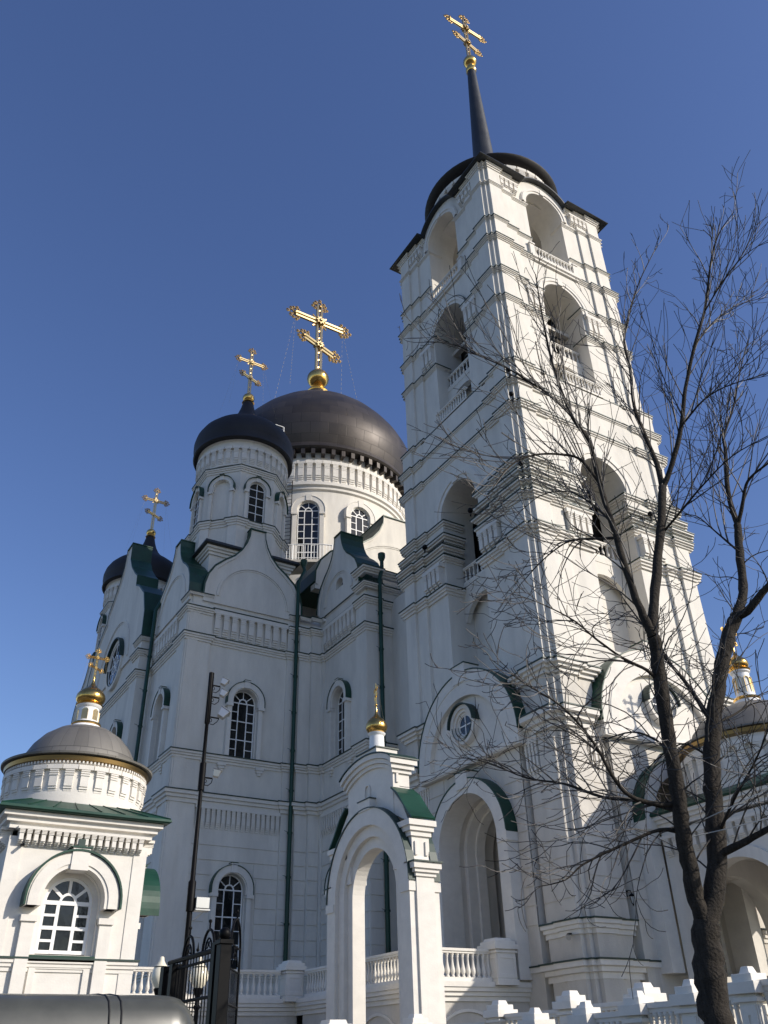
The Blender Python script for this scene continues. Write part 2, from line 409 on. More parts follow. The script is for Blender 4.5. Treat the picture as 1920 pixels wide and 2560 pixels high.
def cross(parent, x, y, z0, z1, wid, matname='gold_satin', heavy=1.0, ang=0.0, chains=None, rich=True):
    """orthodox cross: double rods, slanted lower bar, trefoil ends, star rosettes"""
    H = z1-z0; r = wid*.022*heavy; ca, sa = cos(ang), sin(ang)
    def P(u, v, d=0): return (x+u*ca-d*sa, y+u*sa+d*ca, v)
    g = G(); zc = z0+H*.70; zl = z0+H*.36; g_ = wid*.035
    for s in (-1, 1):
        g.tube([P(s*g_, z0), P(s*g_, z1-wid*.08)], r, 6)
        g.tube([P(-wid*.42, zc+s*g_), P(wid*.42, zc+s*g_)], r, 6)
        g.tube([P(-wid*.25, zl+wid*.10+s*g_), P(wid*.25, zl-wid*.10+s*g_)], r, 6)
    n = 9
    for i in range(n): g.tube([P(-g_, z0+H*.9*(i+.5)/n), P(g_, z0+H*.9*(i+.8)/n)], r*.6, 4)
    o = g.build('cross', matname, parent, smooth=True)
    e = G()
    def trefoil(u, v, du, dv, k):
        L_ = math.hypot(du, dv); du /= L_; dv /= L_
        for a, rr, dist in ((0, .062, .085), (70, .05, .07), (-70, .05, .07), (35, .036, .125), (-35, .036, .125), (0, .036, .155), (105, .036, .09), (-105, .036, .09), (0, .03, .05), (60, .028, .12), (-60, .028, .12), (90, .028, .13), (-90, .028, .13)):
            c, s_ = cos(radians(a)), sin(radians(a)); ddu, ddv = du*c-dv*s_, du*s_+dv*c
            cu, cv = u+ddu*dist*wid*k, v+ddv*dist*wid*k; R_ = rr*wid*k*.62
            pts = [P(cu+R_*cos(2*pi*i/10), cv+R_*sin(2*pi*i/10)) for i in range(11)]
            e.tube(pts, r*.42, 4)
        e.ball(P(u+du*.03*wid, v+dv*.03*wid), wid*.036*k)
    trefoil(-wid*.40, zc, -1, 0, 1); trefoil(wid*.40, zc, 1, 0, 1); trefoil(0, z1-wid*.14, 0, 1, 1)
    trefoil(-wid*.24, zl+wid*.10, -1, .4, .9); trefoil(wid*.24, zl-wid*.10, 1, -.4, .9)
    if rich:
        for q in range(4):
            a0 = pi/4+q*pi/2
            for da, ln in ((0, .17), (.28, .12), (-.28, .12)):
                e.tube([P(.03*wid*cos(a0), zc+.03*wid*sin(a0)), P(ln*wid*cos(a0+da), zc+ln*wid*sin(a0+da))], r*.5, 4)
            cu, cv = .09*wid*cos(a0), zc+.09*wid*sin(a0)
            e.tube([P(cu+.03*wid*cos(2*pi*i/8), cv+.03*wid*sin(2*pi*i/8)) for i in range(9)], r*.5, 4)
    e.build('finial', 'gold_aged' if rich else matname, o, smooth=True)
    s_ = G()
    for zz, k in ((zc, 1), (zl, .85)):
        star = [(.085*wid*k*(1 if i % 2 == 0 else .55)*cos(pi*i/8), zz+.085*wid*k*(1 if i % 2 == 0 else .55)*sin(pi*i/8)) for i in range(16)]
        s_.prism(lambda u, v, d: P(u, v, d), star, -g_-r, g_+r)
        for dd in (-g_-r, g_+r): s_.ball(P(0, zz, dd), .03*wid*k)
    s_.build('rosette', matname, o)
    if chains:
        c = G()
        for (u, v, tx, ty, tz) in chains:
            a = Vector(P(u*wid, zc+v*wid)); b = Vector((tx, ty, tz))
            k = 22
            for i in range(k):
                t0, t1 = i/k, (i+.6)/k
                def q(t): p = a.lerp(b, t); p.z -= sin(pi*t)*wid*.04; return p
                c.tube([q(t0), q(t1)], wid*.0016+.0012, 4)
        c.build('chain', 'chain_metal', o)
    return o

def onion(parent, cx, cy, z0, r, matname, name='cupola', n=28, ht=1.0):
    pr = [(r*.62, z0), (r*.80, z0+.12*r*ht), (r*.95, z0+.36*r*ht), (r, z0+.62*r*ht), (r*.96, z0+.88*r*ht), (r*.82, z0+1.15*r*ht), (r*.6, z0+1.4*r*ht), (r*.38, z0+1.6*r*ht), (r*.22, z0+1.8*r*ht), (r*.12, z0+2.05*r*ht), (r*.08, z0+2.3*r*ht), (r*.06, z0+2.6*r*ht)]
    g = G(); g.lathe(pr, cx, cy, n)
    return g.build(name, matname, parent, smooth=True, origin=(cx, cy, z0))

# =================================================================== GROUND
g = G(); g.add([(-600, -600, 0), (600, -600, 0), (600, 600, 0), (-600, 600, 0)], [(0, 1, 2, 3)])
o = g.build('ground', 'asphalt'); o['kind'] = 'structure'
g = G(); g.box(-30, 45, 13.5, 80, -.3, .12)
o = g.build('paving', 'paving'); o['kind'] = 'structure'

# =================================================================== BELL TOWER
TX, TY = 25.56, 26.65; PD, ST = .24, .12
def rot(k, x, y):
    for _ in range(k % 4): x, y = -y, x
    return (TX+x, TY+y)
def TF(k, h):
    def F(u, v, d): x, y = rot(k, u, -h-d); return (x, y, v)
    return F
def corner_pts(h):
    return [(-h, -h+1.2), (-h, -h+.36), (-h+.18, -h+.36), (-h+.18, -h+.18), (-h+.36, -h+.18), (-h+.36, -h), (-h+1.2, -h)]
def corner_path(h, a, dep):
    p = [(-h+ST, -h+2.0), (-h+ST, -h+1.2)] + corner_pts(h) + [(-h+1.2, -h+ST), (-h+2.0, -h+ST)]
    p = [(-h+PD, -h+2.0)] + p + [(-h+2.0, -h+PD)]
    if a is not None:
        p = [(-h+PD, -a)] + p + [(-a, -h+PD)]
        if dep: p = [(-h+PD+dep, -a)] + p + [(-a, -h+PD+dep)]
    return p
def tower_mould(g, fl, h, z, ht, d, a=None, dep=0):
    if a is None:
        path = []
        for k in range(4): path += [rot(k, *p) for p in corner_path(h, None, 0)]
        mo(bell_tower, path, z, ht, d, True, fl)
    else:
        for k in range(4): mo(bell_tower, [rot(k, *p) for p in corner_path(h, a, dep)], z, ht, d, False, fl)
bell_tower = thing('bell_tower', 'tall white square bell tower with open arches, black dome and needle spire', 'bell tower', (TX, TY, 0))
WALL_T = 1.8
def tier(h, z0, z1, holes, matname='plaster', top=None, corners=None):
    g = G()
    for k in range(4):
        F = TF(k, h-PD); e = h-1.55
        out = [(-e, z0), (e, z0), (e, z1)] + (top or []) + [(-e, z1)]
        g.prism(F, [out]+([l for l in holes] if k in (0, 3) or z0 == 0 else []), -WALL_T, 0)
    for (hc, a, b) in (corners or [(h, z0, z1)]):
        for k in range(4):
            h_ = hc
            poly = [(-h_+ST, -h_+2.0), (-h_+ST, -h_+1.2)] + corner_pts(h_) + [(-h_+1.2, -h_+ST), (-h_+2.0, -h_+ST), (-h_+2.0, -h_+1.5), (-h_+1.5, -h_+2.0)]
            g.zprism([rot(k, *p) for p in poly], a, b)
    return g.build('wall', matname, bell_tower)
door = archpoly(0, 1.85, 3.70, 8.3, 24)
tier(5.08, 0, 13.84, [door], corners=[(5.3, 0, 3.9), (5.18, 3.9, 5.15), (5.08, 5.15, 13.84)], matname='plaster_low')
tier(4.93, 13.84, 29.14, [archpoly(0, 1.4, 15.1, 23.5, 24)], corners=[(4.95, 13.84, 22.3), (4.82, 22.3, 29.14)])
tier(4.6, 29.14, 38.25, [archpoly(0, 1.38, 29.25, 35.4, 24)])
TOPARC = [(1.744, 44.6)] + arc(0, 2.0, 43.62, radians(29.4), radians(150.6), 16) + [(-1.744, 44.6)]
tier(4.52, 38.25, 44.6, [archpoly(0, 1.35, 38.6, 43.2, 24)], top=TOPARC)
# inner floors and solid cores
def one(a, b, h):
    g = G(); g.box(TX-h, TX+h, TY-h, TY+h, a, b); g.build('floor', 'plaster', bell_tower)
for a, b, h in ((0, 3.7, 3.2), (11.2, 13.8, 3.25), (13.9, 20.2, 3.3), (26.2, 32.25, 3.1), (37.3, 38.55, 2.9), (44.62, 45.0, 2.9)):
    one(a, b, h)
for k in range(4):
    g = G()       # gallery decks, lintels and the vaulted niches under them
    F = TF(k, 4.93-PD); g.fbox(F, -1.42, 1.42, 19.9, 20.2, -1.9, -.9); g.build('gallery_deck', 'plaster', bell_tower); g = G()
    g.prism(F, [[(-1.42, 18.3), (-1.42, 19.9), (1.42, 19.9), (1.42, 18.3)] + arc(0, 1.40, 17.9, radians(16), radians(164), 14)], -1.15, -.92); g.build('lintel', 'plaster', bell_tower); g = G()
    F = TF(k, 4.6-PD); g.fbox(F, -1.40, 1.40, 31.95, 32.25, -1.9, -.6); g.build('gallery_deck', 'plaster', bell_tower); g = G()
    g.prism(F, [[(-1.40, 30.6), (-1.40, 31.95), (1.40, 31.95), (1.40, 30.6)] + arc(0, 1.38, 30.2, radians(17), radians(163), 14)], -.95, -.62); g.build('lintel', 'plaster', bell_tower); g = G()
    F = TF(k, 4.52-PD); g.fbox(F, -1.42, 1.42, 44.60, 44.75, -2.5, -.3)
    g.build('vault', 'plaster', bell_tower)
# dark colour stands in for shade inside the bell chamber and the one below
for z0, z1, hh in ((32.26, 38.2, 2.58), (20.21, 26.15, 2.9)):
    g = G(); g.box(TX-hh, TX+hh, TY+hh-.08, TY+hh, z0, z1); g.box(TX+hh-.08, TX+hh, TY-hh, TY+hh-.085, z0, z1); g.box(TX-hh, TX+hh-.085, TY-hh, TY+hh-.085, z1-1.1, z1-1.0); g.build('shade_panel', 'chamber_shade', bell_tower)
for z0, z1 in ((32.27, 37.2), (20.22, 25.1)):  # dark panels added behind the arches to blacken them and stop sunlight
    g = G(); g.box(TX-2.35, TX-2.25, TY-1.9, TY+1.9, z0, z1); g.build('shade_panel', 'chamber_shade', bell_tower)
    g = G(); g.box(TX-1.9, TX+1.9, TY-2.35, TY-2.25, z0, z1); g.build('shade_panel', 'chamber_shade', bell_tower)
# cornices
tower_mould(1, True, 5.08, 13.84, .42, .30)
tower_mould(1, True, 5.08, 12.02, .62, .42, 3.15, 0)
tower_mould(1, True, 4.95, 19.9, .36, .22, 1.42, 1.0)
tower_mould(1, True, 4.95, 21.5, .26, .22, 1.42, 1.0)
tower_mould(1, True, 4.95, 22.0, .28, .30, 1.42, 1.0)
tower_mould(1, True, 4.84, 22.62, .30, .30, 1.42, 1.0)
tower_mould(1, True, 4.82, 23.4, .28, .24, 1.42, 1.0)
tower_mould(1, True, 4.86, 26.5, .26, .17)
tower_mould(1, True, 4.86, 27.9, .22, .15)
tower_mould(1, True, 4.68, 29.2, .26, .20)
tower_mould(1, True, 4.6, 33.7, .20, .13, 1.40, .9)
tower_mould(1, True, 4.6, 35.75, .22, .14, 1.40, .9)
tower_mould(1, True, 4.6, 38.25, .22, .16)
tower_mould(1, True, 4.52, 39.95, .14, .09, 1.37, 0)
tower_mould(1, False, 4.52, 43.0, .18, .11, 1.37, .9)
tower_mould(1, False, 4.52, 44.58, .32, .17, 1.76, 0)
# plinth mouldings
tower_mould(1, True, 5.18, 5.2, .40, .16, 1.9, 0); tower_mould(1, True, 5.24, 4.05, .5, .26, 1.9, 0)
# rustication of the ground storey and corbel friezes
for k in (0, 3):
    g = G()
    F = TF(k, 5.08-PD)
    Fp = TF(k, 5.08)
    for s in (-1, 1):
        a, b = sorted((s*(5.08-.37), s*(5.08-1.19))); courses(g, Fp, a, b, 5.25, 11.4, .62, (), .025)
        a, b = sorted((s*(5.08-1.21), s*(5.08-1.99))); courses(g, TF(k, 5.08-ST), a, b, 5.25, 11.4, .62, (), .025)
    g.build('rustication', 'plaster_low', bell_tower)
for k in range(4):
    for s in (-1, 1):
        a, b = sorted((s*1.5, s*2.9)); fz(bell_tower, TF(k, 4.95-PD), a, b, 19.95, 21.2, 4, .3)
        a, b = sorted((s*1.5, s*2.6)); fz(bell_tower, TF(k, 4.6-PD), a, b, 33.85, 35.45, 3, .2)
        a, b = sorted((s*1.98, s*3.3)); fz(bell_tower, TF(k, 4.52-PD), a, b, 43.3, 44.2, 4, .22)
        a, b = sorted((s*3.1, s*3.84)); fz(bell_tower, TF(k, 5.08-ST), a, b, 9.95, 11.38, 4, .16, .5)
# corbel wedges under the corner blocks
for k in (0, 3):
    # tier arches
    for h, hw, vs_, wd, hm, zz in ((4.93, 1.4, 23.5, .55, None, 23.5), (4.6, 1.38, 35.4, .42, 'flashing', 35.4), (4.52, 1.35, 43.2, .36, None, 43.2)):
        F = TF(k, h-PD); r1 = hw+wd
        g = G(); g.prism(F, archband(0, hw+.003, r1, vs_-(.05), vs_, 26), -.06, .10)
        g.prism(F, archband(0, hw+wd*.45, r1-.05, vs_-.05, vs_, 26), -.06, .15)
        g.fbox(F, -wd*.4, wd*.4, vs_+hw+.03, vs_+r1+.06, -.06, .17)
        w = g.build('archivolt', 'plaster_trim', bell_tower)
        if hm:
            q = G(); q.prism(F, archband(0, r1+.003, r1+.03, vs_-.1, vs_, 26), -.06, .13); q.build('flashing', hm, w)
    # gallery balustrades
    for h, z, H, dd, n in ((4.93, 20.2, .85, -1.0, 9), (4.6, 32.25, .85, -.75, 9), (4.52, 38.45, .85, .05, 12)):
        x0, y0 = rot(k, -1.36, -(h-PD)-dd); x1, y1 = rot(k, 1.36, -(h-PD)-dd)
        if k == 3: pass
        rail_run(bell_tower, (x0, y0), (x1, y1), z, H, n, name='gallery_balustrade', w=.16)
    # ledge under the top balcony and the low gallery in front of the belfry
    g = G(); F = TF(k, 4.52-PD); g.fbox(F, -1.75, 1.75, 38.22, 38.43, -.1, .28); g.fbox(F, -1.6, 1.6, 38.05, 38.215, -.1, .2)
    for s in (-1, 1):
        a, b = sorted((s*1.40, s*1.72)); g.fbox(F, a, b, 38.432, 39.35, -.1, .16)
        g.fbox(F, a-.03, b+.03, 39.352, 39.45, -.1, .2)
    g.build('balcony_ledge', 'plaster_trim', bell_tower)
    h = 4.66; x0, y0 = rot(k, -1.3, -h+.02); x1, y1 = rot(k, 1.3, -h+.02)
    rail_run(bell_tower, (x0, y0), (x1, y1), 29.22, .8, 13, name='gallery_balustrade', w=.16)
    # gable and portal of the ground storey
    F = TF(k, 5.08-PD); r = 3.28
    g = G(); g.prism(F, [[(-2.95, 0), (2.95, 0), (2.95, 11.3), (-2.95, 11.3)], archpoly(0, 1.82, 3.70, 8.3, 24)], -.1, .36)
    courses(g, lambda u, v, d, F=F: F(u, v, d+.36), -2.95, 2.95, 5.25, 11.2, .62, [(-2.42, 2.42, 0, 8.45), (-2.35, 2.35, 8.4, 9.6), (-1.9, 1.9, 9.6, 10.9)], .03)
    g.build('projecting_bay', 'plaster_low', bell_tower)
    g = G(); out = [(-r, 11.2), (r, 11.2)] + arc(0, r, 11.75, 0, pi, 32)
    inn = [(-2.5, 11.45), (2.5, 11.45)] + arc(0, 2.5, 11.5, 0, pi, 28)
    g.prism(F, [out, inn], -.1, .62)
    g.prism(F, [inn], -.1, .42)
    g.prism(F, archband(0, r-.46, r-.42, 11.75, 11.75, 32), .50, .645)
    g.fbox(F, -.42, .42, 14.6, 15.36, -.1, .68)
    g.fbox(F, -3.15, 3.15, 11.25, 11.44, .05, .66)
    gb = g.build('gable', 'plaster_trim', bell_tower)
    q = G(); q.prism(F, archband(0, r+.004, r+.05, 11.8, 11.75, 32), -.1, .65); q.fbox(F, -.46, .46, 15.365, 15.40, -.1, .71)
    q.build('gable_hood', 'green_roof', gb)
    # round window in the gable
    rg = G(); zc = 12.86
    for r0, r1, dd in ((.64, .80, .68), (.52, .66, .60), (.42, .54, .53)):
        rg.prism(F, [ellipse(0, zc, r1), ellipse(0, zc, r0)], .1, dd)
    w = rg.build('round_window', 'plaster_trim', bell_tower)
    rg = G(); rg.prism(F, [ellipse(0, zc, .43), ellipse(0, zc, .38)], .1, .49); rg.fbox(F, -.39, .39, zc-.025, zc+.025, .1, .487); rg.fbox(F, -.025, .025, zc-.39, zc+.39, .1, .493); rg.build('frame', 'white_paint', w)
    rg = G(); rg.prism(F, [ellipse(0, zc, .40)], .1, .475); rg.build('pane', 'glass', w)
    rg = G(); rg.prism(F, arc(0, .86, zc, 0, pi, 18)+arc(0, .81, zc, pi, 0, 18), .1, .80)
    for r0, r1, dd in ((.645, .66, .71), (.53, .545, .63), (.43, .445, .55)): rg.prism(F, arc(0, r1, zc, pi, 2*pi, 18)+arc(0, r0, zc, 2*pi, pi, 18), .1, dd)
    rg.build('window_hood', 'flashing', w)
    # deep stepped portal arch
    g = G()
    for r0, r1, dd in ((1.80, 2.34, .86), (1.66, 1.90, -.35), (1.55, 1.74, -.75)):
        g.prism(F, archband(0, r0, r1, 3.72, 8.3, 28), min(-.1, dd-.4), dd)
    for s in (-1, 1):
        a, b = sorted((s*1.84, s*2.38)); g.fbox(F, a, b, 8.0, 8.35, -.08, .90)
    g.fbox(F, -.36, .36, 10.3, 10.92, -.08, .92)
    pt = g.build('portal_arch', 'plaster_trim', bell_tower)
    q = G(); q.prism(F, archband(0, 2.345, 2.39, 8.36, 8.3, 28), -.08, .89); q.fbox(F, -.4, .4, 10.925, 10.96, -.08, .95); q.build('portal_hood', 'green_roof', pt)
g = G(); F = TF(3, 5.08); g.box(TX-2.85, TX+2.85, TY-2.85, TY+2.85, 3.72, 11.19)
g.build('inner_wall', 'plaster_low', bell_tower)
# roof, drum, dome, spire
g = G()
for k in range(4):
    g.loft([rot(k, *p) for p in [(-4.5, -1.66), (-4.5, -4.5), (-1.66, -4.5)]], [(-.8, 44.62), (.38, 44.60), (.41, 44.63), (.38, 44.72), (-.9, 44.98)])
    F = TF(k, 4.52-PD); g.prism(F, arc(0, 2.11, 43.62, radians(28), radians(152), 22)+arc(0, 2.005, 43.62, radians(152), radians(28), 22), -2.6, .30)
g.build('roof', 'dark_roof', bell_tower)
g = G(); g.lathe([(3.72, 44.4), (3.72, 47.9)], TX, TY, 48)
for i in range(36): frieze(g, FR(TX, TY, 2*pi*i/36, 3.71), -.29, .29, 45.9, 47.4, 1, .2, .3)
g.build('drum', 'plaster_trim', bell_tower, smooth=True)
g = G(); g.lathe([(3.6, 47.55), (4.0, 47.7), (4.3, 47.9), (4.34, 48.0), (4.30, 48.08), (4.12, 48.34), (3.85, 48.7), (3.4, 49.25), (2.75, 49.95), (2.0, 50.8), (1.3, 51.7), (.9, 52.4), (.78, 52.9)], TX, TY, 56)
dm = g.build('dome', 'dome_black', bell_tower, smooth=True, origin=(TX, TY, 44))
g = G(); g.lathe([(.74, 52.6), (.72, 53.0), (.69, 54.4), (.31, 64.4)], TX, TY, 24); sp_ = g.build('spire', 'spire_zinc', bell_tower, smooth=True, origin=(TX, TY, 52))
g = G(); g.lathe([(.34, 64.3), (.40, 64.4), (.40, 64.65), (.30, 64.75), (.27, 65.15), (.36, 65.25), (.3, 65.3)], TX, TY, 20)
g.build('collar', 'gold', bell_tower, smooth=True)
def ribbed_ball(parent, cx, cy, cz, r, name='orb', n=22):
    g = G(); m = 10
    for k in range(1): pass
    vs_, fs = [], []
    for i in range(n*2):
        a = pi*i/n; rr = r*(1.0 if i % 2 == 0 else .93)
        for j in range(m+1):
            t = pi*j/m; vs_.append((cx+rr*sin(t)*cos(a), cy+rr*sin(t)*sin(a), cz-r*.92*cos(t)))
    for i in range(n*2):
        k = (i+1) % (n*2)
        for j in range(m): fs.append((i*(m+1)+j, k*(m+1)+j, k*(m+1)+j+1, i*(m+1)+j+1))
    g.add(vs_, fs)
    return g.build(name, 'gold', parent, smooth=True, angle=70)
ribbed_ball(bell_tower, TX, TY, 65.7, .52)
cross(bell_tower, TX, TY, 66.1, 72.4, 3.6, heavy=1.15)
# floodlights on the ledges and the corner drain
g = G()
for z in (28.05, 26.62, 22.75):
    for k in (3,):
        x, y = rot(k, 4.95, -4.95)
        g.ball((x-.05, y+.1, z+.1), .12); g.tube([(x, y+.1, z), (x, y+.1, z-.35)], .03, 6)
for k, us in ((3, (1.6, -2.1)), (0, (-1.7, 2.0))):
    for u in us:
        x, y = rot(k, u, -5.35); g.ball((x, y, 22.2), .13); g.tube([(x, y, 22.1), (x, y, 21.9)], .04, 6)
g.build('ledge_lamp', 'iron', bell_tower, smooth=True)
# bells hang in the belfry
def bell(x, y, z, r, label):
    t = thing('bell', label, 'bell', (x, y, z-r*1.6), 'bells in the belfry')
    g = G(); g.lathe([(r*.98, z-r*1.6), (r, z-r*1.55), (r*.8, z-r*1.2), (r*.62, z-r*.7), (r*.55, z-r*.3), (r*.35, z-r*.1), (0, z-r*.05)], x, y, 24); g.build('body', 'bronze', t, smooth=True)
    g = G(); g.tube([(x, y, z-r*.2), (x, y, z-r*1.7)], r*.05, 6); g.ball((x, y, z-r*1.7), r*.14); g.build('clapper', 'iron', t, smooth=True)
    g = G(); g.tube([(x, y, z-r*.1), (x, y, z+r*.7)], r*.07, 6); g.build('hanger', 'iron', t)
bell(TX-.55, TY-3.1, 34.3, .42, 'bronze bell in the sunlit belfry arch, nearer the left jamb')
bell(TX+.45, TY-3.0, 34.2, .46, 'bronze bell in the sunlit belfry arch, nearer the right jamb')
bell(TX-3.0, TY-.2, 34.4, .5, 'dark bronze bell inside the shaded belfry arch')
g = G(); g.box(TX-4, TX+4, TY-3.2, TY-2.9, 34.7, 34.95); g.box(TX-3.15, TX-2.85, TY-4, TY+4, 34.97, 35.2)
g.build('bell_beam', 'plaster_low', bell_tower)

# =================================================================== CATHEDRAL
cath = thing('cathedral', 'huge white cathedral with ogee gables, dark onion domes and green roofs', 'cathedral', (25.8, 51.8, 0))
def facade(F, u0, u1, z1, holes=(), rounds=()):
    g = G(); L_ = [[(u0, 0), (u1, 0), (u1, z1), (u0, z1)]]
    for (uc, hw, v0, vs_) in holes: L_.append(archpoly(uc, hw, v0, vs_, 18))
    for (uc, zc, r) in rounds: L_.append(ellipse(uc, zc, r))
    g.prism(F, L_, -.6, 0); g.build('wall', 'plaster', cath)
    for (uc, hw, v0, vs_) in holes:
        window(cath, F, uc, hw, v0, vs_, -.16, rows=3)
        surround(cath, F, uc, hw, v0, vs_)
UP = lambda u: (u, .66, 14.35, 17.2)
LO = lambda u: (u, .66, 5.0, 8.35)
facade(FB(39.35), 12.6, 20.2, 22.8, [UP(15.85), LO(15.8)])
facade(FA(20.1), 34.2, 39.3, 23.0, [UP(36.75), LO(36.75)])
facade(FB(34.1), 20.2, 25.5, 23.0)
facade(FA(12.5), 39.45, 45.6, 22.8, [UP(42.0), LO(42.0)])
facade(FB(45.5), 12.0, 13.2, 22.3)
facade(FA(11.9), 45.6, 57.5, 22.3, [UP(48.1), UP(51.6), UP(55.1), LO(48.1), LO(51.6), LO(55.1)])
facade(FA(12.5), 57.6, 64.2, 22.8, [UP(61.0), LO(61.0)])
g = G()
for a in ((13.15, 38.5, 40.0, 63.6, 0, 22.5), (20.75, 30.4, 34.75, 40.2, 0, 22.6), (12.55, 20, 46.1, 57.0, 0, 23.2), (16.5, 35, 44.5, 59.5, 22, 26.6), (21.6, 29.5, 31, 34.5, 0, 22.0)): g.box(*a)
g.build('core', 'plaster', cath)  # solid fill added behind the walls to block light, plus visible masses
# pilasters
g = G()
def pil(F, a, b, d, z1=22.1): g.fbox(F, a, b, 0, z1, -.3, d)
pil(FB(39.35), 12.386, 13.7, .12); pil(FB(39.35), 18.1, 18.75, .12); pil(FB(39.35), 18.75, 19.4, .30); pil(FB(39.35), 19.4, 20.3, .50)
pil(FA(20.1), 33.99, 35.0, .12); pil(FA(20.1), 38.6, 38.9, .12); pil(FA(12.5), 39.24, 40.6, .12); pil(FA(12.5), 44.9, 45.45, .12)
pil(FA(11.9), 45.39, 46.7, .12); pil(FA(11.9), 56.3, 57.6, .12); pil(FB(34.1), 19.987, 20.7, .12); pil(FB(45.5), 11.787, 12.55, .12)
pil(FB(39.35), 12.46, 13.0, .16, 22.05); pil(FA(12.5), 39.315, 39.9, .16, 22.05)
g.build('pilaster', 'plaster', cath)
PATH = [(12.5, 64.2), (12.5, 57.6), (11.78, 57.6), (11.78, 56.3), (11.9, 56.3), (11.9, 46.7), (11.78, 46.7), (11.78, 45.38), (12.38, 45.38), (12.38, 44.9), (12.5, 44.9),
        (12.5, 40.6), (12.38, 40.6), (12.38, 39.23), (13.7, 39.23), (13.7, 39.35), (18.1, 39.35), (18.1, 39.23), (18.75, 39.23), (18.75, 39.05), (19.4, 39.05), (19.4, 38.85), (19.98, 38.85),
        (19.98, 38.6), (20.1, 38.6), (20.1, 35.0), (19.98, 35.0), (19.98, 33.98), (20.7, 33.98), (20.7, 34.1), (25, 34.1)]
mo(cath, PATH, 12.42, .50, .26)
mo(cath, PATH, 14.30, .34, .18)
mo(cath, PATH, 20.35, .34, .18)
mo(cath, PATH, 5.0, .3, .15, False, False)
def sub(a, b): return PATH[a:b]
mo(cath, [(12.38, 40.6), (12.38, 39.23), (13.72, 39.23)], 21.85, .30, .20)
mo(cath, [(12.38, 40.55), (12.38, 39.23), (13.68, 39.23)], 22.72, .12, .06)
mo(cath, [(18.1, 39.23), (18.75, 39.23), (18.75, 39.05), (19.4, 39.05), (19.4, 38.85), (19.98, 38.85), (19.98, 38.6)], 21.85, .30, .20)
mo(cath, [(18.1, 39.23), (18.75, 39.23), (18.75, 39.05), (19.4, 39.05), (19.4, 38.85), (19.98, 38.85), (19.98, 38.6)], 22.6, .16, .08)
mo(cath, [(19.98, 35.0), (19.98, 33.98), (20.7, 33.98), (20.7, 34.1), (25, 34.1)], 21.85, .30, .20)
mo(cath, [(19.98, 35.0), (19.98, 33.98), (20.7, 33.98), (20.7, 34.1), (25, 34.1)], 22.7, .24, .24)
mo(cath, [(19.98, 35.0), (19.98, 33.98), (20.7, 33.98), (20.7, 34.1), (25, 34.1)], 23.6, .3, .3)
mo(cath, [(11.78, 46.7), (11.78, 45.38), (12.38, 45.38), (12.38, 44.9)], 21.6, .3, .2)
mo(cath, [(11.78, 46.7), (11.78, 45.38), (12.38, 45.38), (12.38, 44.9)], 22.45, .2, .12)
mo(cath, [(12.5, 44.95), (12.5, 40.58)], 22.05, .10, .06); mo(cath, [(13.72, 39.35), (18.08, 39.35)], 22.05, .10, .06); mo(cath, [(20.1, 38.6), (20.1, 35.0)], 22.05, .10, .06)
mo(cath, [(12.5, 44.95), (12.5, 40.58)], 22.5, .08, .05); mo(cath, [(13.72, 39.35), (18.08, 39.35)], 22.5, .08, .05); mo(cath, [(20.1, 38.6), (20.1, 35.0)], 22.7, .08, .05)
fz(cath, FB(39.35), 13.75, 18.05, 20.55, 21.95, 9, .20, .42); fz(cath, FA(12.5), 40.65, 44.85, 20.55, 21.95, 9, .20, .42); fz(cath, FA(20.1), 35.05, 38.55, 20.6, 21.95, 8, .20, .42)
fz(cath, FB(39.35), 13.75, 18.05, 10.9, 11.93, 17, .14, .4); fz(cath, FA(12.5), 40.65, 44.85, 10.9, 11.93, 17, .14, .4); fz(cath, FA(20.1), 35.05, 38.55, 10.9, 11.93, 15, .14, .4)
fz(cath, FA(12.5), 57.7, 64.1, 20.55, 21.95, 12, .15, .34)
for F, us in ((FB(39.35), (14.85, 16.85)), (FA(12.5), (41.0, 43.0)), (FA(20.1), (35.75, 37.75))):
    for u in us:
        g = G()
        for i, (w, z) in enumerate(((.22, 13.85), (.16, 13.72), (.10, 13.6))): g.fbox(F, u-w, u+w, z, z+.128, -.05, .16-.04*i)
        g.build('corbel', 'plaster_trim', cath)
ex = [(-1.2, 1.2, 0, 8.4), (-1.05, 1.05, 8.4, 9.45)]
def shift(u): return [(u+a, u+b, c, d) for a, b, c, d in ex]
def ru(*a):
    g = G(); courses(g, *a); g.build('rustication', 'plaster', cath)
ru(FB(39.35), 13.72, 18.08, 5.05, 10.8, .62, shift(15.8)); ru(FA(20.1), 35.02, 38.58, 5.05, 10.8, .62, shift(36.75)); ru(FA(12.5), 40.62, 44.88, 5.05, 10.8, .62, shift(42))
ru(FB(39.23), 18.12, 18.74, 5.05, 10.8, .62); ru(FB(39.05), 18.77, 19.39, 5.05, 10.8, .62); ru(FB(38.85), 19.42, 19.96, 5.05, 10.8, .62); ru(FA(19.98), 34.02, 34.98, 5.05, 10.8, .62)
ru(FB(33.98), 20.0, 20.68, 5.05, 10.8, .62)
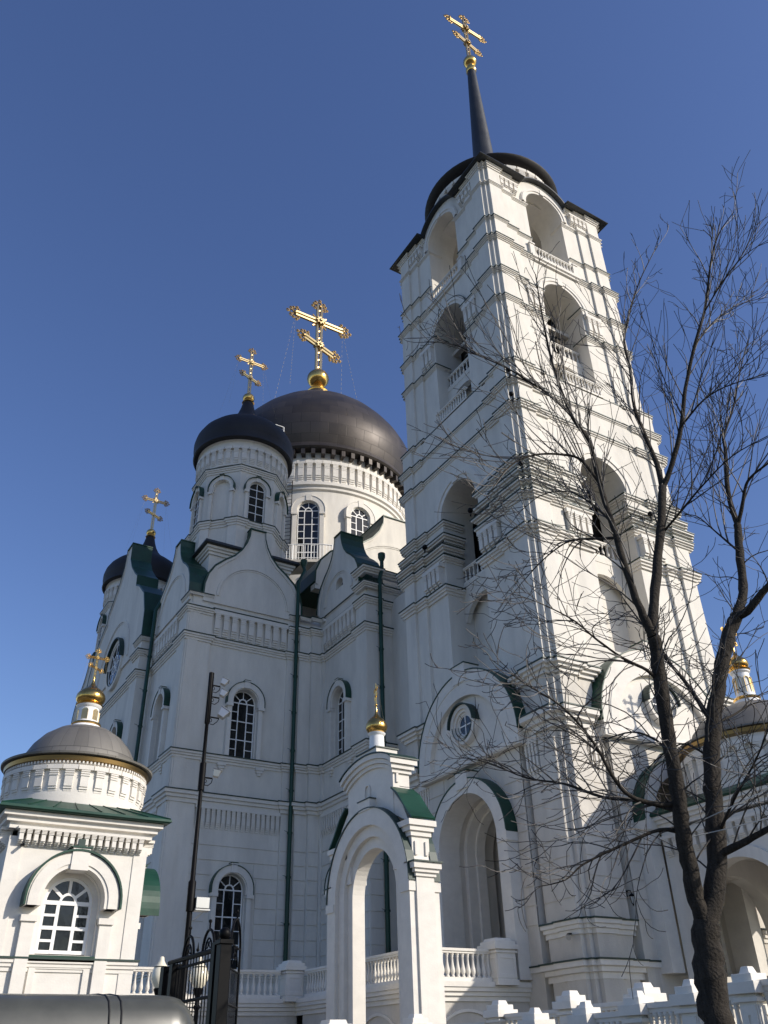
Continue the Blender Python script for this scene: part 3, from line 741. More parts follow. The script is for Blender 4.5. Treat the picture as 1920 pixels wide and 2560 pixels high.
# ogee gables
OG = [(.982, 0), (.975, .13), (.92, .26), (.81, .38), (.63, .485), (.44, .575), (.30, .68), (.21, .79), (.158, .90), (.148, 1.0)]
def gable(F, uc, hw, z0, H, roofd=1.5, prof=OG, inner=.70, ring=True, win=None):
    L_ = [(uc+a*hw, z0+b*H) for a, b in prof]; out = L_ + [(2*uc-p[0], p[1]) for p in reversed(L_)]
    out = [(uc+prof[0][0]*hw, z0-.35)] + out + [(uc-prof[0][0]*hw, z0-.35)]
    g = G(); lo = [out]
    if win: lo.append(archpoly(*win, 14))
    g.prism(F, lo, -.45, .10)
    ins = [(uc+(p[0]-uc)*.93, z0+(p[1]-z0)*.965) for p in L_]; ins = ins+[(2*uc-p[0], p[1]) for p in reversed(ins)]
    if ring:
        r = hw*inner; zz = z0+.10
        g.prism(F, archband(uc, r, r+.14, zz, zz, 26), .0, .16); g.prism(F, archband(uc, r-.1, r-.02, zz, zz, 26), .0, .13)
    o_ = [(uc+(p[0]-uc)*.985, p[1]-.05) for p in L_]
    # raised edge band along the outline
    edge = L_ + [(uc+(p[0]-uc)*(1-.16/hw), p[1]-.10) for p in reversed(L_)]
    g.prism(F, edge, .05, .16); g.prism(F, [(2*uc-p[0], p[1]) for p in reversed(edge)], .05, .16)
    gb = g.build('gable', 'plaster', cath)
    # roof: sheet metal following the outline, thicker than the wall edge
    e = .07
    big = [(uc+(p[0]-uc)*(1+e/hw)+(.02 if p[0] > uc else -.02), p[1]+e) for p in L_]
    band = big + [(p[0], p[1]+.003) for p in reversed(L_)]
    band2 = [(2*uc-p[0], p[1]) for p in reversed(band)]
    q = G(); q.prism(F, band, -roofd, .19); q.prism(F, band2, -roofd, .19)
    q.prism(F, [(uc+L_[-1][0]-uc+e, L_[-1][1]), (uc+L_[-1][0]-uc+e, L_[-1][1]+e), (2*uc-L_[-1][0]-e, L_[-1][1]+e), (2*uc-L_[-1][0]-e, L_[-1][1])], -roofd, .193)
    q.build('gable_roof', 'green_roof', gb)
    f = G(); f.prism(F, [(p[0], p[1]-.01) for p in L_]+[(2*uc-p[0], p[1]-.01) for p in reversed(L_)], -roofd+.01, -.44); f.build('gable_back', 'green_roof', gb)
    if win:
        window(cath, F, win[0], win[1], win[2], win[3], -.2, rows=1, side=False)
    return gb
gable(FB(39.35), 15.95, 2.9, 22.72, 4.75, 1.4)
gable(FA(12.5), 42.35, 2.95, 22.72, 4.5, 1.5)
gable(FA(20.1), 37.0, 2.42, 23.1, 4.1, 1.3, inner=.62, win=(36.9, .42, 23.75, 23.95))
gable(FA(12.5), 60.9, 3.1, 22.72, 4.6, 1.5)
ARM = [(.97, 0), (.95, .20), (.84, .36), (.62, .48), (.50, .52), (.49, .60), (.39, .65), (.21, .76), (.105, .86), (.088, 1.0)]
gable(FA(11.9), 51.6, 6.35, 22.3, 9.3, 1.2, ARM, inner=.52)
gable(FB(40.2), 25.9, 5.9, 25.6, 6.2, 3.0, inner=.66)
# round window of the arm
F = FA(11.9); rg = G(); zc, yc = 22.75, 50.9
rg.prism(F, [ellipse(yc, zc, 1.62), ellipse(yc, zc, 1.36)], -.1, .2); w = rg.build('round_window', 'plaster_trim', cath)
rg = G(); rg.prism(F, [ellipse(yc, zc, 1.37), ellipse(yc, zc, 1.26)], .0, .14)
for a in range(0, 180, 45):
    ca, sa = cos(radians(a)), sin(radians(a)); k = .035
    rg.prism(F, [(yc+ca*1.3-sa*k, zc+sa*1.3+ca*k), (yc+ca*1.3+sa*k, zc+sa*1.3-ca*k), (yc-ca*1.3+sa*k, zc-sa*1.3-ca*k), (yc-ca*1.3-sa*k, zc-sa*1.3+ca*k)], .05, .13+.001*a/45)
rg.prism(F, [ellipse(yc, zc, .62), ellipse(yc, zc, .55)], .05, .137); rg.build('frame', 'white_paint', w)
rg = G(); rg.prism(F, [ellipse(yc, zc, 1.3)], .0, .11); rg.build('pane', 'glass', w)
rg = G(); rg.prism(F, arc(yc, 1.70, zc, 0, pi, 22)+arc(yc, 1.63, zc, pi, 0, 22), -.05, .4); rg.prism(F, arc(yc, 1.355, zc, pi, 2*pi, 22)+arc(yc, 1.33, zc, 2*pi, pi, 22), -.05, .22); rg.build('window_hood', 'flashing', w)
# low roofs between the gables
g = G(); g.prism(FA(11.9), [(45.9, 22.4), (57.3, 22.4), (56.2, 25.4), (54.0, 27.4), (51.6, 28.6), (49.2, 27.4), (47.0, 25.4)], -9, -.9); g.build('roof', 'green_roof', cath)
g = G()
for a in ((12.9, 20.6, 39.7, 63.8, 22.82, 23.0), (20.6, 30.5, 34.5, 40.3, 22.95, 23.2), (16.4, 36, 44.3, 60, 26.6, 26.9)): g.box(*a)
g.hexa([(20.7, 34.6, 23.2), (30.4, 34.6, 23.2), (30.4, 40.2, 23.2), (20.7, 40.2, 23.2), (22.5, 37, 25.3), (28.6, 37, 25.3), (28.6, 40.2, 25.6), (22.5, 40.2, 25.6)])
g.build('roof', 'green_roof', cath)

def small_dome(cx, cy, full=True):
    # square base with a low hipped roof
    g = G(); hb = 2.45; g.box(cx-hb, cx+hb, cy-hb, cy+hb, 22.5, 26.0)
    sq = [(cx-hb, cy-hb), (cx+hb, cy-hb), (cx+hb, cy+hb), (cx-hb, cy+hb)]
    moulding(g, None, sq, 26.05, .5, .26, True); b = g.build('dome_base', 'plaster_trim', cath)
    q = G(); q.loft(sq, [(-.5, 26.06), (.42, 26.06), (.46, 26.1), (.42, 26.26), (-.9, 27.1), (-1.2, 27.0)], True); q.build('roof', 'dark_roof', b)
    # octagonal drum
    ap = 2.62; rv = ap/cos(pi/8)
    octp = [(cx+rv*cos(radians(22.5+45*i)), cy+rv*sin(radians(22.5+45*i))) for i in range(8)]
    g = G(); g.zprism(octp, 25.9, 32.2)
    dr = g.build('drum', 'plaster', cath)
    g, fl = G(), G(); path = []
    for i in range(8):          # corner piers break forward
        a = radians(22.5+45*i)
        for s in (-1, 1):
            n0 = radians(45*i+22.5+s*22.5)
        p = Vector(octp[i]); q0 = Vector(octp[i-1]); q1 = Vector(octp[(i+1) % 8])
        d0 = (q0-p).normalized(); d1 = (q1-p).normalized(); nA = Vector((-d0.y, d0.x)); nB = Vector((d1.y, -d1.x)); w = .50
        nA = nA if nA.dot(p-Vector((cx, cy))) > 0 else -nA; nB = nB if nB.dot(p-Vector((cx, cy))) > 0 else -nB
        k = .10; m = (nA+nB)/(1+nA.dot(nB))
        path += [tuple(p+d0*w), tuple(p+d0*w+nA*k), tuple(p+m*k), tuple(p+d1*w+nB*k), tuple(p+d1*w)]
        g.zprism([tuple(p+d0*w-nA*.2), tuple(p+d0*w+nA*k), tuple(p+m*k), tuple(p+d1*w+nB*k), tuple(p+d1*w-nB*.2), tuple(p-m*.3)], 25.95, 27.95)
    g.build('corner_pier', 'plaster_trim', dr)
    mo(cath, path, 28.2, .42, .16, True)
    mo(cath, octp, 31.98, .34, .16, True)
    for i in range(8):
        a = radians(45*i); 
        if not (full or i in (4, 5, 6)): continue
        if cos(a)*(-cx)+sin(a)*(-cy) < -10: continue
        F = FR(cx, cy, a, ap)
        if i % 2 == 0:
            s = surround(cath, F, 0, .50, 28.3, 30.5, d=.18, wide=.30, hood_d=.30, name='window_surround')
            window(cath, F, 0, .50, 28.3, 30.5, .06, rows=4, side=False, bar=.03)
        else:
            surround(cath, F, 0, .50, 28.3, 30.5, d=.18, wide=.30, hood_d=.30, name='blind_niche')
    # round top with frieze
    g = G(); g.lathe([(2.62, 32.05), (2.74, 32.15), (2.74, 33.9), (2.86, 34.0), (2.86, 34.2)], cx, cy, 64)
    for i in range(36): frieze(g, FR(cx, cy, 2*pi*i/36, 2.735), -.215, .215, 32.3, 33.5, 1, .13, .34)
    g.build('frieze_ring', 'plaster_trim', dr, smooth=True, angle=30)
    g = G(); g.lathe([(2.84, 34.0), (3.1, 33.98), (3.17, 34.06), (3.15, 34.2), (3.12, 34.28), (3.19, 34.65), (3.2, 35.05), (3.1, 35.5), (2.87, 35.92), (2.52, 36.3), (2.08, 36.65), (1.65, 36.96), (1.22, 37.3), (.88, 37.7), (.62, 38.2), (.46, 38.7), (.36, 39.15), (.3, 39.4)], cx, cy, 56)
    g.build('dome', 'dome_black', cath, smooth=True, origin=(cx, cy, 34))
    ribbed_ball(cath, cx, cy, 39.68, .40, n=18)
    g = G(); g.lathe([(.34, 39.2), (.42, 39.26), (.36, 39.36)], cx, cy, 18); g.build('collar', 'gold', cath, smooth=True)
    ch = [(s*.42, 0, cx+sx*1.7, cy+sy*1.7, 37.8) for s, sx, sy in ((-1, -1, -.6), (-1, -1, .7), (1, 1, -.6), (1, 1, .7))]
    cross(cath, cx, cy, 40.0, 44.25, 2.15, heavy=1.25, chains=ch)
small_dome(15.85, 42.3)
small_dome(15.7, 62.4)
# main drum and dome
MX, MY = 25.85, 51.9
g = G(); g.lathe([(8.3, 26.5), (8.3, 28.8), (7.1, 29.0), (7.1, 36.6)], MX, MY, 96); mdr = g.build('drum', 'plaster', cath, smooth=True)
g = G(); g.lathe([(7.05, 36.3), (7.25, 36.4), (7.25, 36.6), (7.4, 36.7), (7.4, 36.95), (7.15, 37.0), (7.15, 39.7)], MX, MY, 96)
for i in range(72): frieze(g, FR(MX, MY, 2*pi*i/72, 7.145), -.29, .29, 37.1, 38.9, 1, .2, .34)
g.build('frieze_ring', 'plaster_trim', mdr, smooth=True, angle=30)
for i in range(64):
    a = 2*pi*i/64
    if cos(a)*(-MX)+sin(a)*(-MY) < -8: continue
    g = G(); g.fbox(FR(MX, MY, a, 7.15), -.14, .14, 39.25, 39.75, -.05, .55); g.build('bracket', 'dome_bronze', mdr)
g = G(); g.lathe([(7.1, 39.72), (7.75, 39.75), (7.85, 39.9), (7.8, 40.15), (7.72, 40.3), (7.95, 41.0), (8.1, 41.9), (8.08, 42.8), (7.82, 43.8), (7.35, 44.8), (6.7, 45.8), (5.9, 46.8), (5.0, 47.7), (4.0, 48.55), (3.0, 49.3), (2.1, 50.0), (1.4, 50.75), (.95, 51.5)], MX, MY, 96)
g.build('dome', 'dome_bronze', cath, smooth=True, origin=(MX, MY, 40))
for i in range(12):
    a = 2*pi*i/12
    if cos(a)*(-MX)+sin(a)*(-MY) < -15: continue
    F = FR(MX, MY, a, 7.08); h_ = surround(cath, F, 0, .75, 30.0, 34.5, d=.30, wide=.42, hood_d=.36, hood_mat='plaster_trim')
    window(cath, F, 0, .75, 30.0, 34.5, .12, rows=4, bar=.045)
g = G(); g.lathe([(.97, 51.3), (1.05, 51.5), (.92, 51.75), (.72, 52.05), (.58, 52.3), (.5, 52.5)], MX, MY, 28); g.build('collar', 'gold', cath, smooth=True)
ribbed_ball(cath, MX, MY, 53.3, .98, n=26)
ch = [(s*.42, 0, MX+sx*3.4, MY+sy*3.4, 50.0) for s, sx, sy in ((-1, -1, -.45), (-1, -1, .6), (1, 1, -.45), (1, 1, .6))]
cross(cath, MX, MY, 54.1, 63.1, 5.9, heavy=1.2, chains=ch)
# balcony round the main drum
g = G(); g.lathe([(7.0, 29.55), (8.6, 29.6), (8.6, 29.8), (7.0, 29.85)], MX, MY, 48); bl = g.build('balcony', 'plaster_low', cath)
g = G()
for z, r in ((29.95, .03), (31.0, .045)): g.tube([(MX+8.5*cos(2*pi*i/48), MY+8.5*sin(2*pi*i/48), z) for i in range(49)], r, 5)
for i in range(260):
    a = 2*pi*i/260; g.tube([(MX+8.5*cos(a), MY+8.5*sin(a), 29.8), (MX+8.5*cos(a), MY+8.5*sin(a), 31.0)], .045 if i % 13 == 0 else .018, 4)
g.build('railing', 'white_paint', bl)
# maintenance cage on the shoulder of the small dome and ladder on the drum
g = G(); cx, cy, z0 = 19.4, 45.8, 40.2
for dx in (0, .7):
    for dy in (0, .7): g.tube([(cx+dx, cy+dy, z0-.6), (cx+dx, cy+dy, z0+1.1)], .035, 5)
for z in (z0+.1, z0+.6, z0+1.1): g.tube([(cx, cy, z), (cx+.7, cy, z), (cx+.7, cy+.7, z), (cx, cy+.7, z), (cx, cy, z)], .03, 5)
g.build('access_cage', 'white_paint', cath)
g = G(); a = radians(229); r = 7.45
for s in (-.22, .22):
    x, y = MX+r*cos(a)-sin(a)*s, MY+r*sin(a)+cos(a)*s; g.tube([(x, y, 29.8), (x, y, 37)], .03, 5)
for i in range(24):
    z = 30+i*.3; g.tube([(MX+r*cos(a)+sin(a)*.22, MY+r*sin(a)-cos(a)*.22, z), (MX+r*cos(a)-sin(a)*.22, MY+r*sin(a)+cos(a)*.22, z)], .018, 4)
g.build('ladder', 'iron', cath)
# drainpipes
def pipe(pts, r=.105):
    g = G(); g.tube(pts, r, 10)
    x, y, z1 = pts[-2]; z0 = pts[-1][2]
    for i in range(1, int((z1-z0)/2)):
        z = z0+2*i; g.tube([(x, y, z-.04), (x, y, z+.04)], r*1.3, 10); g.tube([(x, y, z), (x+.0, y+.35, z)], .02, 5); g.tube([(x, y, z), (x-.35, y-.12, z+.05)], .012, 4)
    g.lathe([(r*.9, pts[0][2]-.1), (r*1.9, pts[0][2]+.15), (r*1.9, pts[0][2]+.4)], pts[0][0], pts[0][1], 10)
    g.build('drainpipe', 'green_roof', cath, smooth=True)
pipe([(18.95, 39.3, 26.0), (18.95, 39.15, 25.6), (18.5, 38.98, 24.7), (18.5, 38.98, 5.0)])
pipe([(20.9, 33.8, 24.2), (20.9, 33.8, 23.7), (20.72, 33.75, 23.0), (20.72, 33.75, 5.0)])
pipe([(12.9, 44.8, 25.6), (12.7, 44.7, 25.2), (12.15, 44.65, 23.9), (12.15, 44.65, 5.0)])

# =================================================================== TERRACE
TZ = 3.65
terr = thing('terrace', 'white raised terrace with arched openings along the foot of the church', 'terrace', (16.2, 28, 0))
tp = [(4.0, 34.2), (4.0, 33.0), (16.2, 33.0), (16.2, 24.6), (21.0, 24.6)]
g = G(); tp2 = [(4.0, 40), (4.0, 33.0), (16.2, 33.0), (16.2, 24.6), (22.5, 24.6), (22.5, 40)]
def arcwall(F, u0, u1, ops):
    g.prism(F, [[(u0, 0), (u1, 0), (u1, TZ-.15), (u0, TZ-.15)]]+[archpoly(a, b, .02, c, 14) for a, b, c in ops], -.5, 0)
arcwall(FB(24.6), 16.2, 21.2, [(17.9, .95, 1.25)])
arcwall(FA(16.2), 25.1, 32.5, [(27.1, 1.0, 1.2), (30.2, 1.0, 1.2)])
arcwall(FB(33.0), 4.0, 16.2, [(6.5, 1.0, 1.2), (10, 1.0, 1.2), (13.5, 1.0, 1.2)])
g.build('wall', 'plaster_low', terr)
g = G(); g.box(16.75, 21.6, 25.2, 39.2, TZ-.3, TZ-.01); g.box(4.2, 16.7, 33.6, 62, TZ-.3, TZ-.01); g.build('paving', 'paving', terr)
g = G(); g.box(17.5, 21.6, 26.2, 32, 0, TZ-.32); g.box(5, 17, 34.5, 39, 0, TZ-.32); g.build('inner_wall', 'plaster_low', terr)
g = G(); g.loft(tp, STEP3(TZ-.15, .38, .2)); g.loft(tp, [(-.3, TZ-.148), (.24, TZ-.148), (.24, TZ), (-.3, TZ)])
for F, a, b, c in ((FB(24.6), 17.9, .95, 1.25), (FA(16.2), 27.1, 1.0, 1.2), (FA(16.2), 30.2, 1.0, 1.2)): g.prism(F, arc(a, b+.62, c+.1, radians(12), radians(168), 18)+arc(a, b+.54, c+.1, radians(168), radians(12), 18), -.05, .06)
g.build('moulding', 'balustrade_stone', terr)
bal = thing('balustrade', 'white stone balustrade on the terrace edge between the onion topped archway and the bell tower', 'balustrade', (16.3, 24.5, TZ), 'terrace balustrades')
rail_run(bal, (16.75, 24.62), (18.95, 24.62), TZ, .93, 11); pier(bal, 19.3, 24.62, TZ-.1, TZ+1.28, .78); rail_run(bal, (19.7, 24.62), (20.5, 24.62), TZ, .93, 4)
pier(bal, 16.4, 24.75, TZ-.1, TZ+1.28, .6)
bal = thing('balustrade', 'white stone balustrade seen through the opening of the onion topped archway', 'balustrade', (16.3, 28, TZ), 'terrace balustrades')
rail_run(bal, (16.3, 25.1), (16.3, 32.4), TZ, .93, 36)
bal = thing('balustrade', 'white stone balustrade below the shaded church wall behind the iron fence', 'balustrade', (10, 32.9, TZ), 'terrace balustrades')
pier(bal, 15.9, 32.95, TZ-.1, TZ+1.28, .7); rail_run(bal, (8.0, 33.0), (15.45, 33.0), TZ, .93, 32); pier(bal, 7.55, 33.0, TZ-.1, TZ+1.28, .8)
rail_run(bal, (4.2, 33.0), (7.1, 33.0), TZ, .93, 13)

# =================================================================== ARCHWAY WITH GOLD ONION
AC = 24.05
arch = thing('archway', 'freestanding white stone archway crowned by a small gold onion dome', 'archway', (14.5, AC, 0))
F = FA(14.0)
g = G()
g.prism(F, archband(AC, 1.95, 2.45, 0, 5.9, 28), -1.0, .0); g.fbox(F, AC-.36, AC+.36, 8.30, 8.62, -1.02, .03)
g.prism(F, archband(AC, 1.62, 1.97, 0, 5.9, 28), -.86, -.14); g.prism(F, archband(AC, 1.30, 1.64, 0, 5.9, 28), -.72, -.28)
for s in (-1, 1):
    a, b = sorted((AC+s*1.99, AC+s*2.49)); g.fbox(F, a, b, 5.62, 5.86, -1.04, .04)
g.build('arch', 'plaster_trim', arch)
q = G(); q.prism(F, archband(AC, 2.453, 2.49, 5.9, 5.9, 28), -.22, .04); q.prism(F, archband(AC, 2.453, 2.49, 5.9, 5.9, 28), -1.04, -.78); q.fbox(F, AC-.40, AC+.40, 8.622, 8.65, -.22, .06); q.build('arch_hood', 'flashing', arch)
g = G()
for s in (-1, 1):            # end columns
    y0, y1 = sorted((AC+s*2.2, AC+s*2.52)); ye, yi = AC+s*2.52, AC+s*2.0
    a, b = sorted((yi, ye)); g.box(14.2, 14.8, a, b, 0, 6.3)
    a, b = sorted((AC+s*2.3, AC+s*2.44)); g.box(14.12, 14.88, a, b, 0, 6.1)
    a, b = sorted((AC+s*2.2, AC+s*2.36)); g.box(14.06, 14.94, a, b, 0, 6.0)
    for i, (e, z0, z1) in enumerate(((.05, 6.0, 6.1), (.11, 6.1, 6.2), (.17, 6.2, 6.36))):
        a, b = sorted((yi+s*.2, ye+s*e)); g.box(14.2-e, 14.8+e, a, b, z0, z1-.001)
    # shoulder block with a slot
    ye2 = AC+s*2.35
    a, b = sorted((AC+s*1.3, ye2)); g.box(14.2, 14.8, a, b, 6.36, 7.2)
    for e, z0, z1 in ((.06, 7.12, 7.26), (.12, 7.26, 7.40), (.18, 7.40, 7.56)):
        a, b = sorted((AC+s*1.4, ye2+s*e)); g.box(14.2-e, 14.8+e, a, b, z0, z1-.001)
    a, b = sorted((ye2, ye2+s*.05)); g.box(14.28, 14.36, a, b, 6.6, 6.98); g.box(14.64, 14.72, a, b, 6.6, 6.98)
    ye3 = AC+s*1.42
    a, b = sorted((ye3, ye3+s*.05)); g.box(14.3, 14.38, a, b, 8.9, 9.25)
g.box(14.2, 14.8, AC-1.42, AC+1.42, 7.95, 9.3)
g.prism(F, [(AC-1.42, 7.92), (AC+1.42, 7.92), (AC+2.2, 7.55), (AC+1.9, 8.1), (AC+1.42, 8.6), (AC-1.42, 8.6), (AC-1.9, 8.1), (AC-2.2, 7.55)], -.78, -.22)
def seg(e, z): return [(AC+(1.42+e)*t/8, z+.42*(1-(t/8)**2)**.8) for t in range(8, -9, -1)]
for e, z0, z1 in ((.06, 9.18, 9.30), (.13, 9.30, 9.44), (.2, 9.44, 9.60)):
    g.prism(F, seg(e, z1-.001)+list(reversed(seg(e, z0))), -.8-e, -.2+e)
g.prism(F, seg(0, 9.3)+[(AC-1.41, 9.0), (AC+1.41, 9.0)], -.79, -.21)
g.box(14.1, 14.9, AC-.62, AC+.62, 9.9, 10.2)
g.prism(FA(14.2), [archpoly(AC+.1, .17, 8.45, 9.0, 8), archpoly(AC+.1, .13, 8.49, 9.0, 8)], -.02, .05)
g.build('wall', 'plaster_trim', arch)
q = G(); sh = [(2.55, 7.58), (2.36, 7.75), (2.1, 8.05), (1.8, 8.42), (1.44, 8.68)]
for s in (-1, 1):
    band = [(AC+s*a, b) for a, b in sh]; up_ = [(AC+s*(a+.03), b+.05) for a, b in reversed(sh)]
    q.prism(F, band+up_, -.92, -.08)
q.build('shoulder_roof', 'green_roof', arch)
q = G(); q.prism(F, seg(.24, 9.64)+list(reversed(seg(.24, 9.603))), -1.04, .04); q.box(14.06, 14.94, AC-.66, AC+.66, 10.202, 10.24)
for s in (-1, 1):
    a, b = sorted((AC+s*2.2, AC+s*2.74)); q.box(14.0, 15.0, a, b, 6.362, 6.40)
q.build('flashing', 'flashing', arch)
g = G(); g.lathe([(.32, 10.24), (.30, 10.3), (.26, 10.34), (.24, 10.78), (.28, 10.82), (.30, 10.87), (.24, 10.9)], 14.5, AC, 24); g.build('drum', 'white_paint', arch, smooth=True)
onion(arch, 14.5, AC, 10.88, .37, 'dome_gold', n=26, ht=.95)
g = G(); g.ball((14.5, AC, 11.88), .05); g.tube([(14.5, AC, 11.7), (14.5, AC, 12.1)], .018, 8); g.build('finial', 'gold', arch, smooth=True)
cross(arch, 14.5, AC, 11.92, 12.65, .52, 'gold', heavy=1.5, ang=pi/2-.3, chains=[(s*.4, 0, 14.5+.1, AC+s*.34, 11.2) for s in (-1, 1)], rich=False)

# =================================================================== GATE CHAPEL
chap = thing('gate_chapel', 'small sunlit white chapel with round drum, grey dome and gold onion', 'chapel', (4.95, 24.2, 0))
X0, X1, Y0, Y1 = 3.35, 6.55, 22.0, 26.4; xc, yc = 4.92, 24.2
g = G(); F = FB(Y0)
g.prism(F, [[(X0, 0), (X1, 0), (X1, 6.2), (X0, 6.2)], archpoly(xc, .68, 3.78, 4.87, 20)], -.35, 0)
g.prism(FA(X0), [[(Y0+.36, 0), (Y1, 0), (Y1, 6.2), (Y0+.36, 6.2)], archpoly(yc, .68, 3.78, 4.87, 20)], -.35, 0)
g.prism(FC(X1), [[(Y0+.36, 0), (Y1, 0), (Y1, 6.2), (Y0+.36, 6.2)], archpoly(23.35, .68, 3.78, 4.87, 20)], -.35, 0)
g.box(X0+.4, X1-.4, Y1-.4, Y1, 0, 6.2); g.box(X0+.36, X1-.36, Y0+.4, Y1-.4, 6.0, 6.9); g.box(X0+1, X1-1, Y0+1.6, Y1-.5, 0, 5.9)
g.build('wall', 'plaster_trim', chap)
for F, uc in ((FB(Y0), xc), (FA(X0), yc), (FC(X1), 23.35)):
    hd = .58 if uc == 23.35 else .42
    window(chap, F, uc, .56, 3.82, 4.87, -.20, rows=3 if False else 2, bar=.055)
    g = G(); g.prism(F, archband(uc, .555, .69, 3.8, 4.87, 22), -.3, -.14)
    g.prism(F, archband(uc, .70, 1.04, 4.72, 4.87, 24), -.05, .34); g.prism(F, archband(uc, .78, 1.0, 4.72, 4.87, 24), -.05, .37)
    for s in (-1, 1):
        a, b = sorted((uc+s*.72, uc+s*1.0)); g.fbox(F, a, b, 2.4, 4.5, -.05, .12); g.fbox(F, a-.04, b+.04, 4.42, 4.55, -.05, .17)
    g.fbox(F, uc-.2, uc+.2, 5.5, 5.98, -.05, .40)
    g.fbox(F, uc-.74, uc+.74, 3.64, 3.70, -.05, .1)
    g.prism(F, [[(uc-.66, 2.5), (uc+.66, 2.5), (uc+.66, 3.62), (uc-.66, 3.62)], [(uc-.52, 2.6), (uc+.52, 2.6), (uc+.52, 3.5), (uc-.52, 3.5)]], -.05, .05)
    sr = g.build('window_surround', 'plaster_trim', chap)
    q = G(); q.prism(F, archband(uc, 1.045, 1.09, 4.72, 4.87, 24), -.05, hd); q.fbox(F, uc-.24, uc+.24, 5.982, 6.02, -.05, .42); q.fbox(F, uc-.72, uc+.72, 3.702, 3.76, -.2, .12); q.build('window_hood', 'green_roof', sr)
g, fl = G(), G(); rect = [(X0, Y0), (X1, Y0), (X1, Y1), (X0, Y1)]
moulding(g, None, rect, 6.72, .36, .28, True)
g.loft(rect, STEP3(3.68, .24, .10), True); fl.loft(rect, [(-.05, 3.682), (.13, 3.682), (.13, 3.72), (-.05, 3.74)], True)
for F, a, b in ((FB(Y0), X0, X1), (FA(X0), Y0, Y1), (FC(X1), Y0, Y1)): frieze(g, F, a+.12, b-.12, 6.0, 6.40, 18, .2, .42)
for F, a in ((FB(Y0), X0), (FB(Y0), X1), (FA(X0), Y0), (FC(X1), Y0)): g.fbox(F, a-.02 if a in (X0, Y0) else a-.3, a+.3 if a in (X0, Y0) else a+.02, 0, 6.2, -.05, .023)
g.build('cornice', 'plaster_trim', chap); fl.build('flashing', 'flashing', chap)
q = G(); q.loft(rect, [(-.3, 6.73), (.40, 6.73), (.44, 6.76), (.42, 6.82), (-.40, 7.17), (-.6, 7.05)], True)
for i in range(8):
    t = i/7
    for (a, b, c, d) in ((X0-.4+t*(X1-X0+.8), Y0-.42, xc+(t-.5)*2.4, Y0+.38),): q.tube([(a, b, 6.835), (c, d, 7.17)], .014, 4)
q.build('roof', 'green_roof', chap)
DZ = .15
g = G(); g.lathe([(1.7, 7.0), (1.76, 7.05), (1.76, 8.3), (1.62, 8.35)], 5.07, yc, 64)
for i in range(30): frieze(g, FR(5.07, yc, 2*pi*i/30, 1.715), -.165, .165, 7.42, 8.12, 1, .10, .40)
for i in range(120): g.fbox(FR(5.07, yc, 2*pi*i/120, 1.80), -.022, .022, 8.16, 8.22, -.1, .03)
g.build('drum', 'plaster_trim', chap, smooth=True, angle=25)
g = G(); g.lathe([(1.74, 8.20), (1.86, 8.24), (1.88, 8.34), (1.8, 8.38)], 5.07, yc, 64); g.build('gilded_band', 'gold_aged', chap, smooth=True)
g = G(); g.lathe([(1.8, 8.36), (1.96, 8.38), (1.97, 8.43), (1.62, 8.50), (1.52, 8.55), (1.46, 8.72), (1.3, 9.02), (1.06, 9.3), (.74, 9.52), (.45, 9.62)], 5.07, yc, 64); g.build('dome', 'dome_lead', chap, smooth=True, origin=(5.07, yc, 8))
g = G(); g.lathe([(.46, 9.55), (.43, 9.66), (.38, 9.7), (.38, 9.76), (.30, 9.8), (.285, 10.2), (.33, 10.24), (.35, 10.3), (.28, 10.32)], 5.07, yc, 32); tr = g.build('turret', 'white_paint', chap, smooth=True)
g = G(); g.lathe([(.39, 9.70), (.41, 9.73), (.39, 9.77)], 5.07, yc, 32); g.lathe([(.34, 10.28), (.37, 10.31), (.3, 10.34)], 5.07, yc, 32); g.build('gilded_band', 'gold', tr, smooth=True)
g = G()
for i in range(6):
    F = FR(5.07, yc, radians(240+60*i), .285); g.prism(F, [archpoly(0, .085, 9.84, 10.08, 8)], -.03, .015)
    for z in range(9): g.fbox(F, -.08, .08, 9.86+z*.03, 9.875+z*.03, 0, .024)
g.build('louvre', 'gold_satin', tr)
onion(chap, 5.07, yc, 10.32, .41, 'dome_gold', n=26, ht=.8)
cross(chap, 5.07, yc, 11.12, 12.05, .62, 'gold', heavy=1.2, chains=[(s*.42, 0, 5.07+s*.36, yc+t*.25, 10.6) for s in (-1, 1) for t in (-1, 1)], rich=False)
g = G(); g.box(4.95-.1, 4.95+.06, Y0-.22, Y0-.12, 6.03, 6.22); g.tube([(4.93, Y0, 6.12), (4.93, Y0-.15, 6.12)], .02, 5); g.build('spotlight', 'flashing', chap)
g = G(); g.tube([(3.62, Y0-.25, 5.98), (3.62, Y0-.05, 6.0)], .035, 8); g.build('camera', 'iron', chap)
g = G(); pier(terr, 7.05, 26.0, 0, 4.15, .6)

# =================================================================== ENTRANCE PORCH (right)
PX, PY = 26.5, 18.2
por = thing('entrance_porch', 'white domed porch with wide arches in front of the bell tower behind the bare tree', 'porch', (PX, PY, 0))
hw = 2.7; g = G()
for k in range(4):
    def F(u, v, d, k=k):
        x, y = u, -hw-d
        for _ in range(k): x, y = -y, x
        return (PX+x, PY+y, v)
    e = hw if k % 2 == 0 else hw-.5
    g.prism(F, [[(-e, 0), (e, 0), (e, 7.9), (-e, 7.9)], archpoly(0, 1.75, .02, 4.9, 24)], -.5, 0)
    g.prism(F, archband(0, 1.753, 2.1, 4.6, 4.9, 24), -.05, .1)
    for s in (-1, 1):
        a, b = sorted((s*1.73, s*2.14)); g.fbox(F, a, b, 4.3, 4.58, -.52, .14); g.fbox(F, a+.03, b-.03, 0, 4.3, -.05, .06)
    frieze(g, F, -hw+.1, hw-.1, 7.1, 7.75, 14, .16, .4)
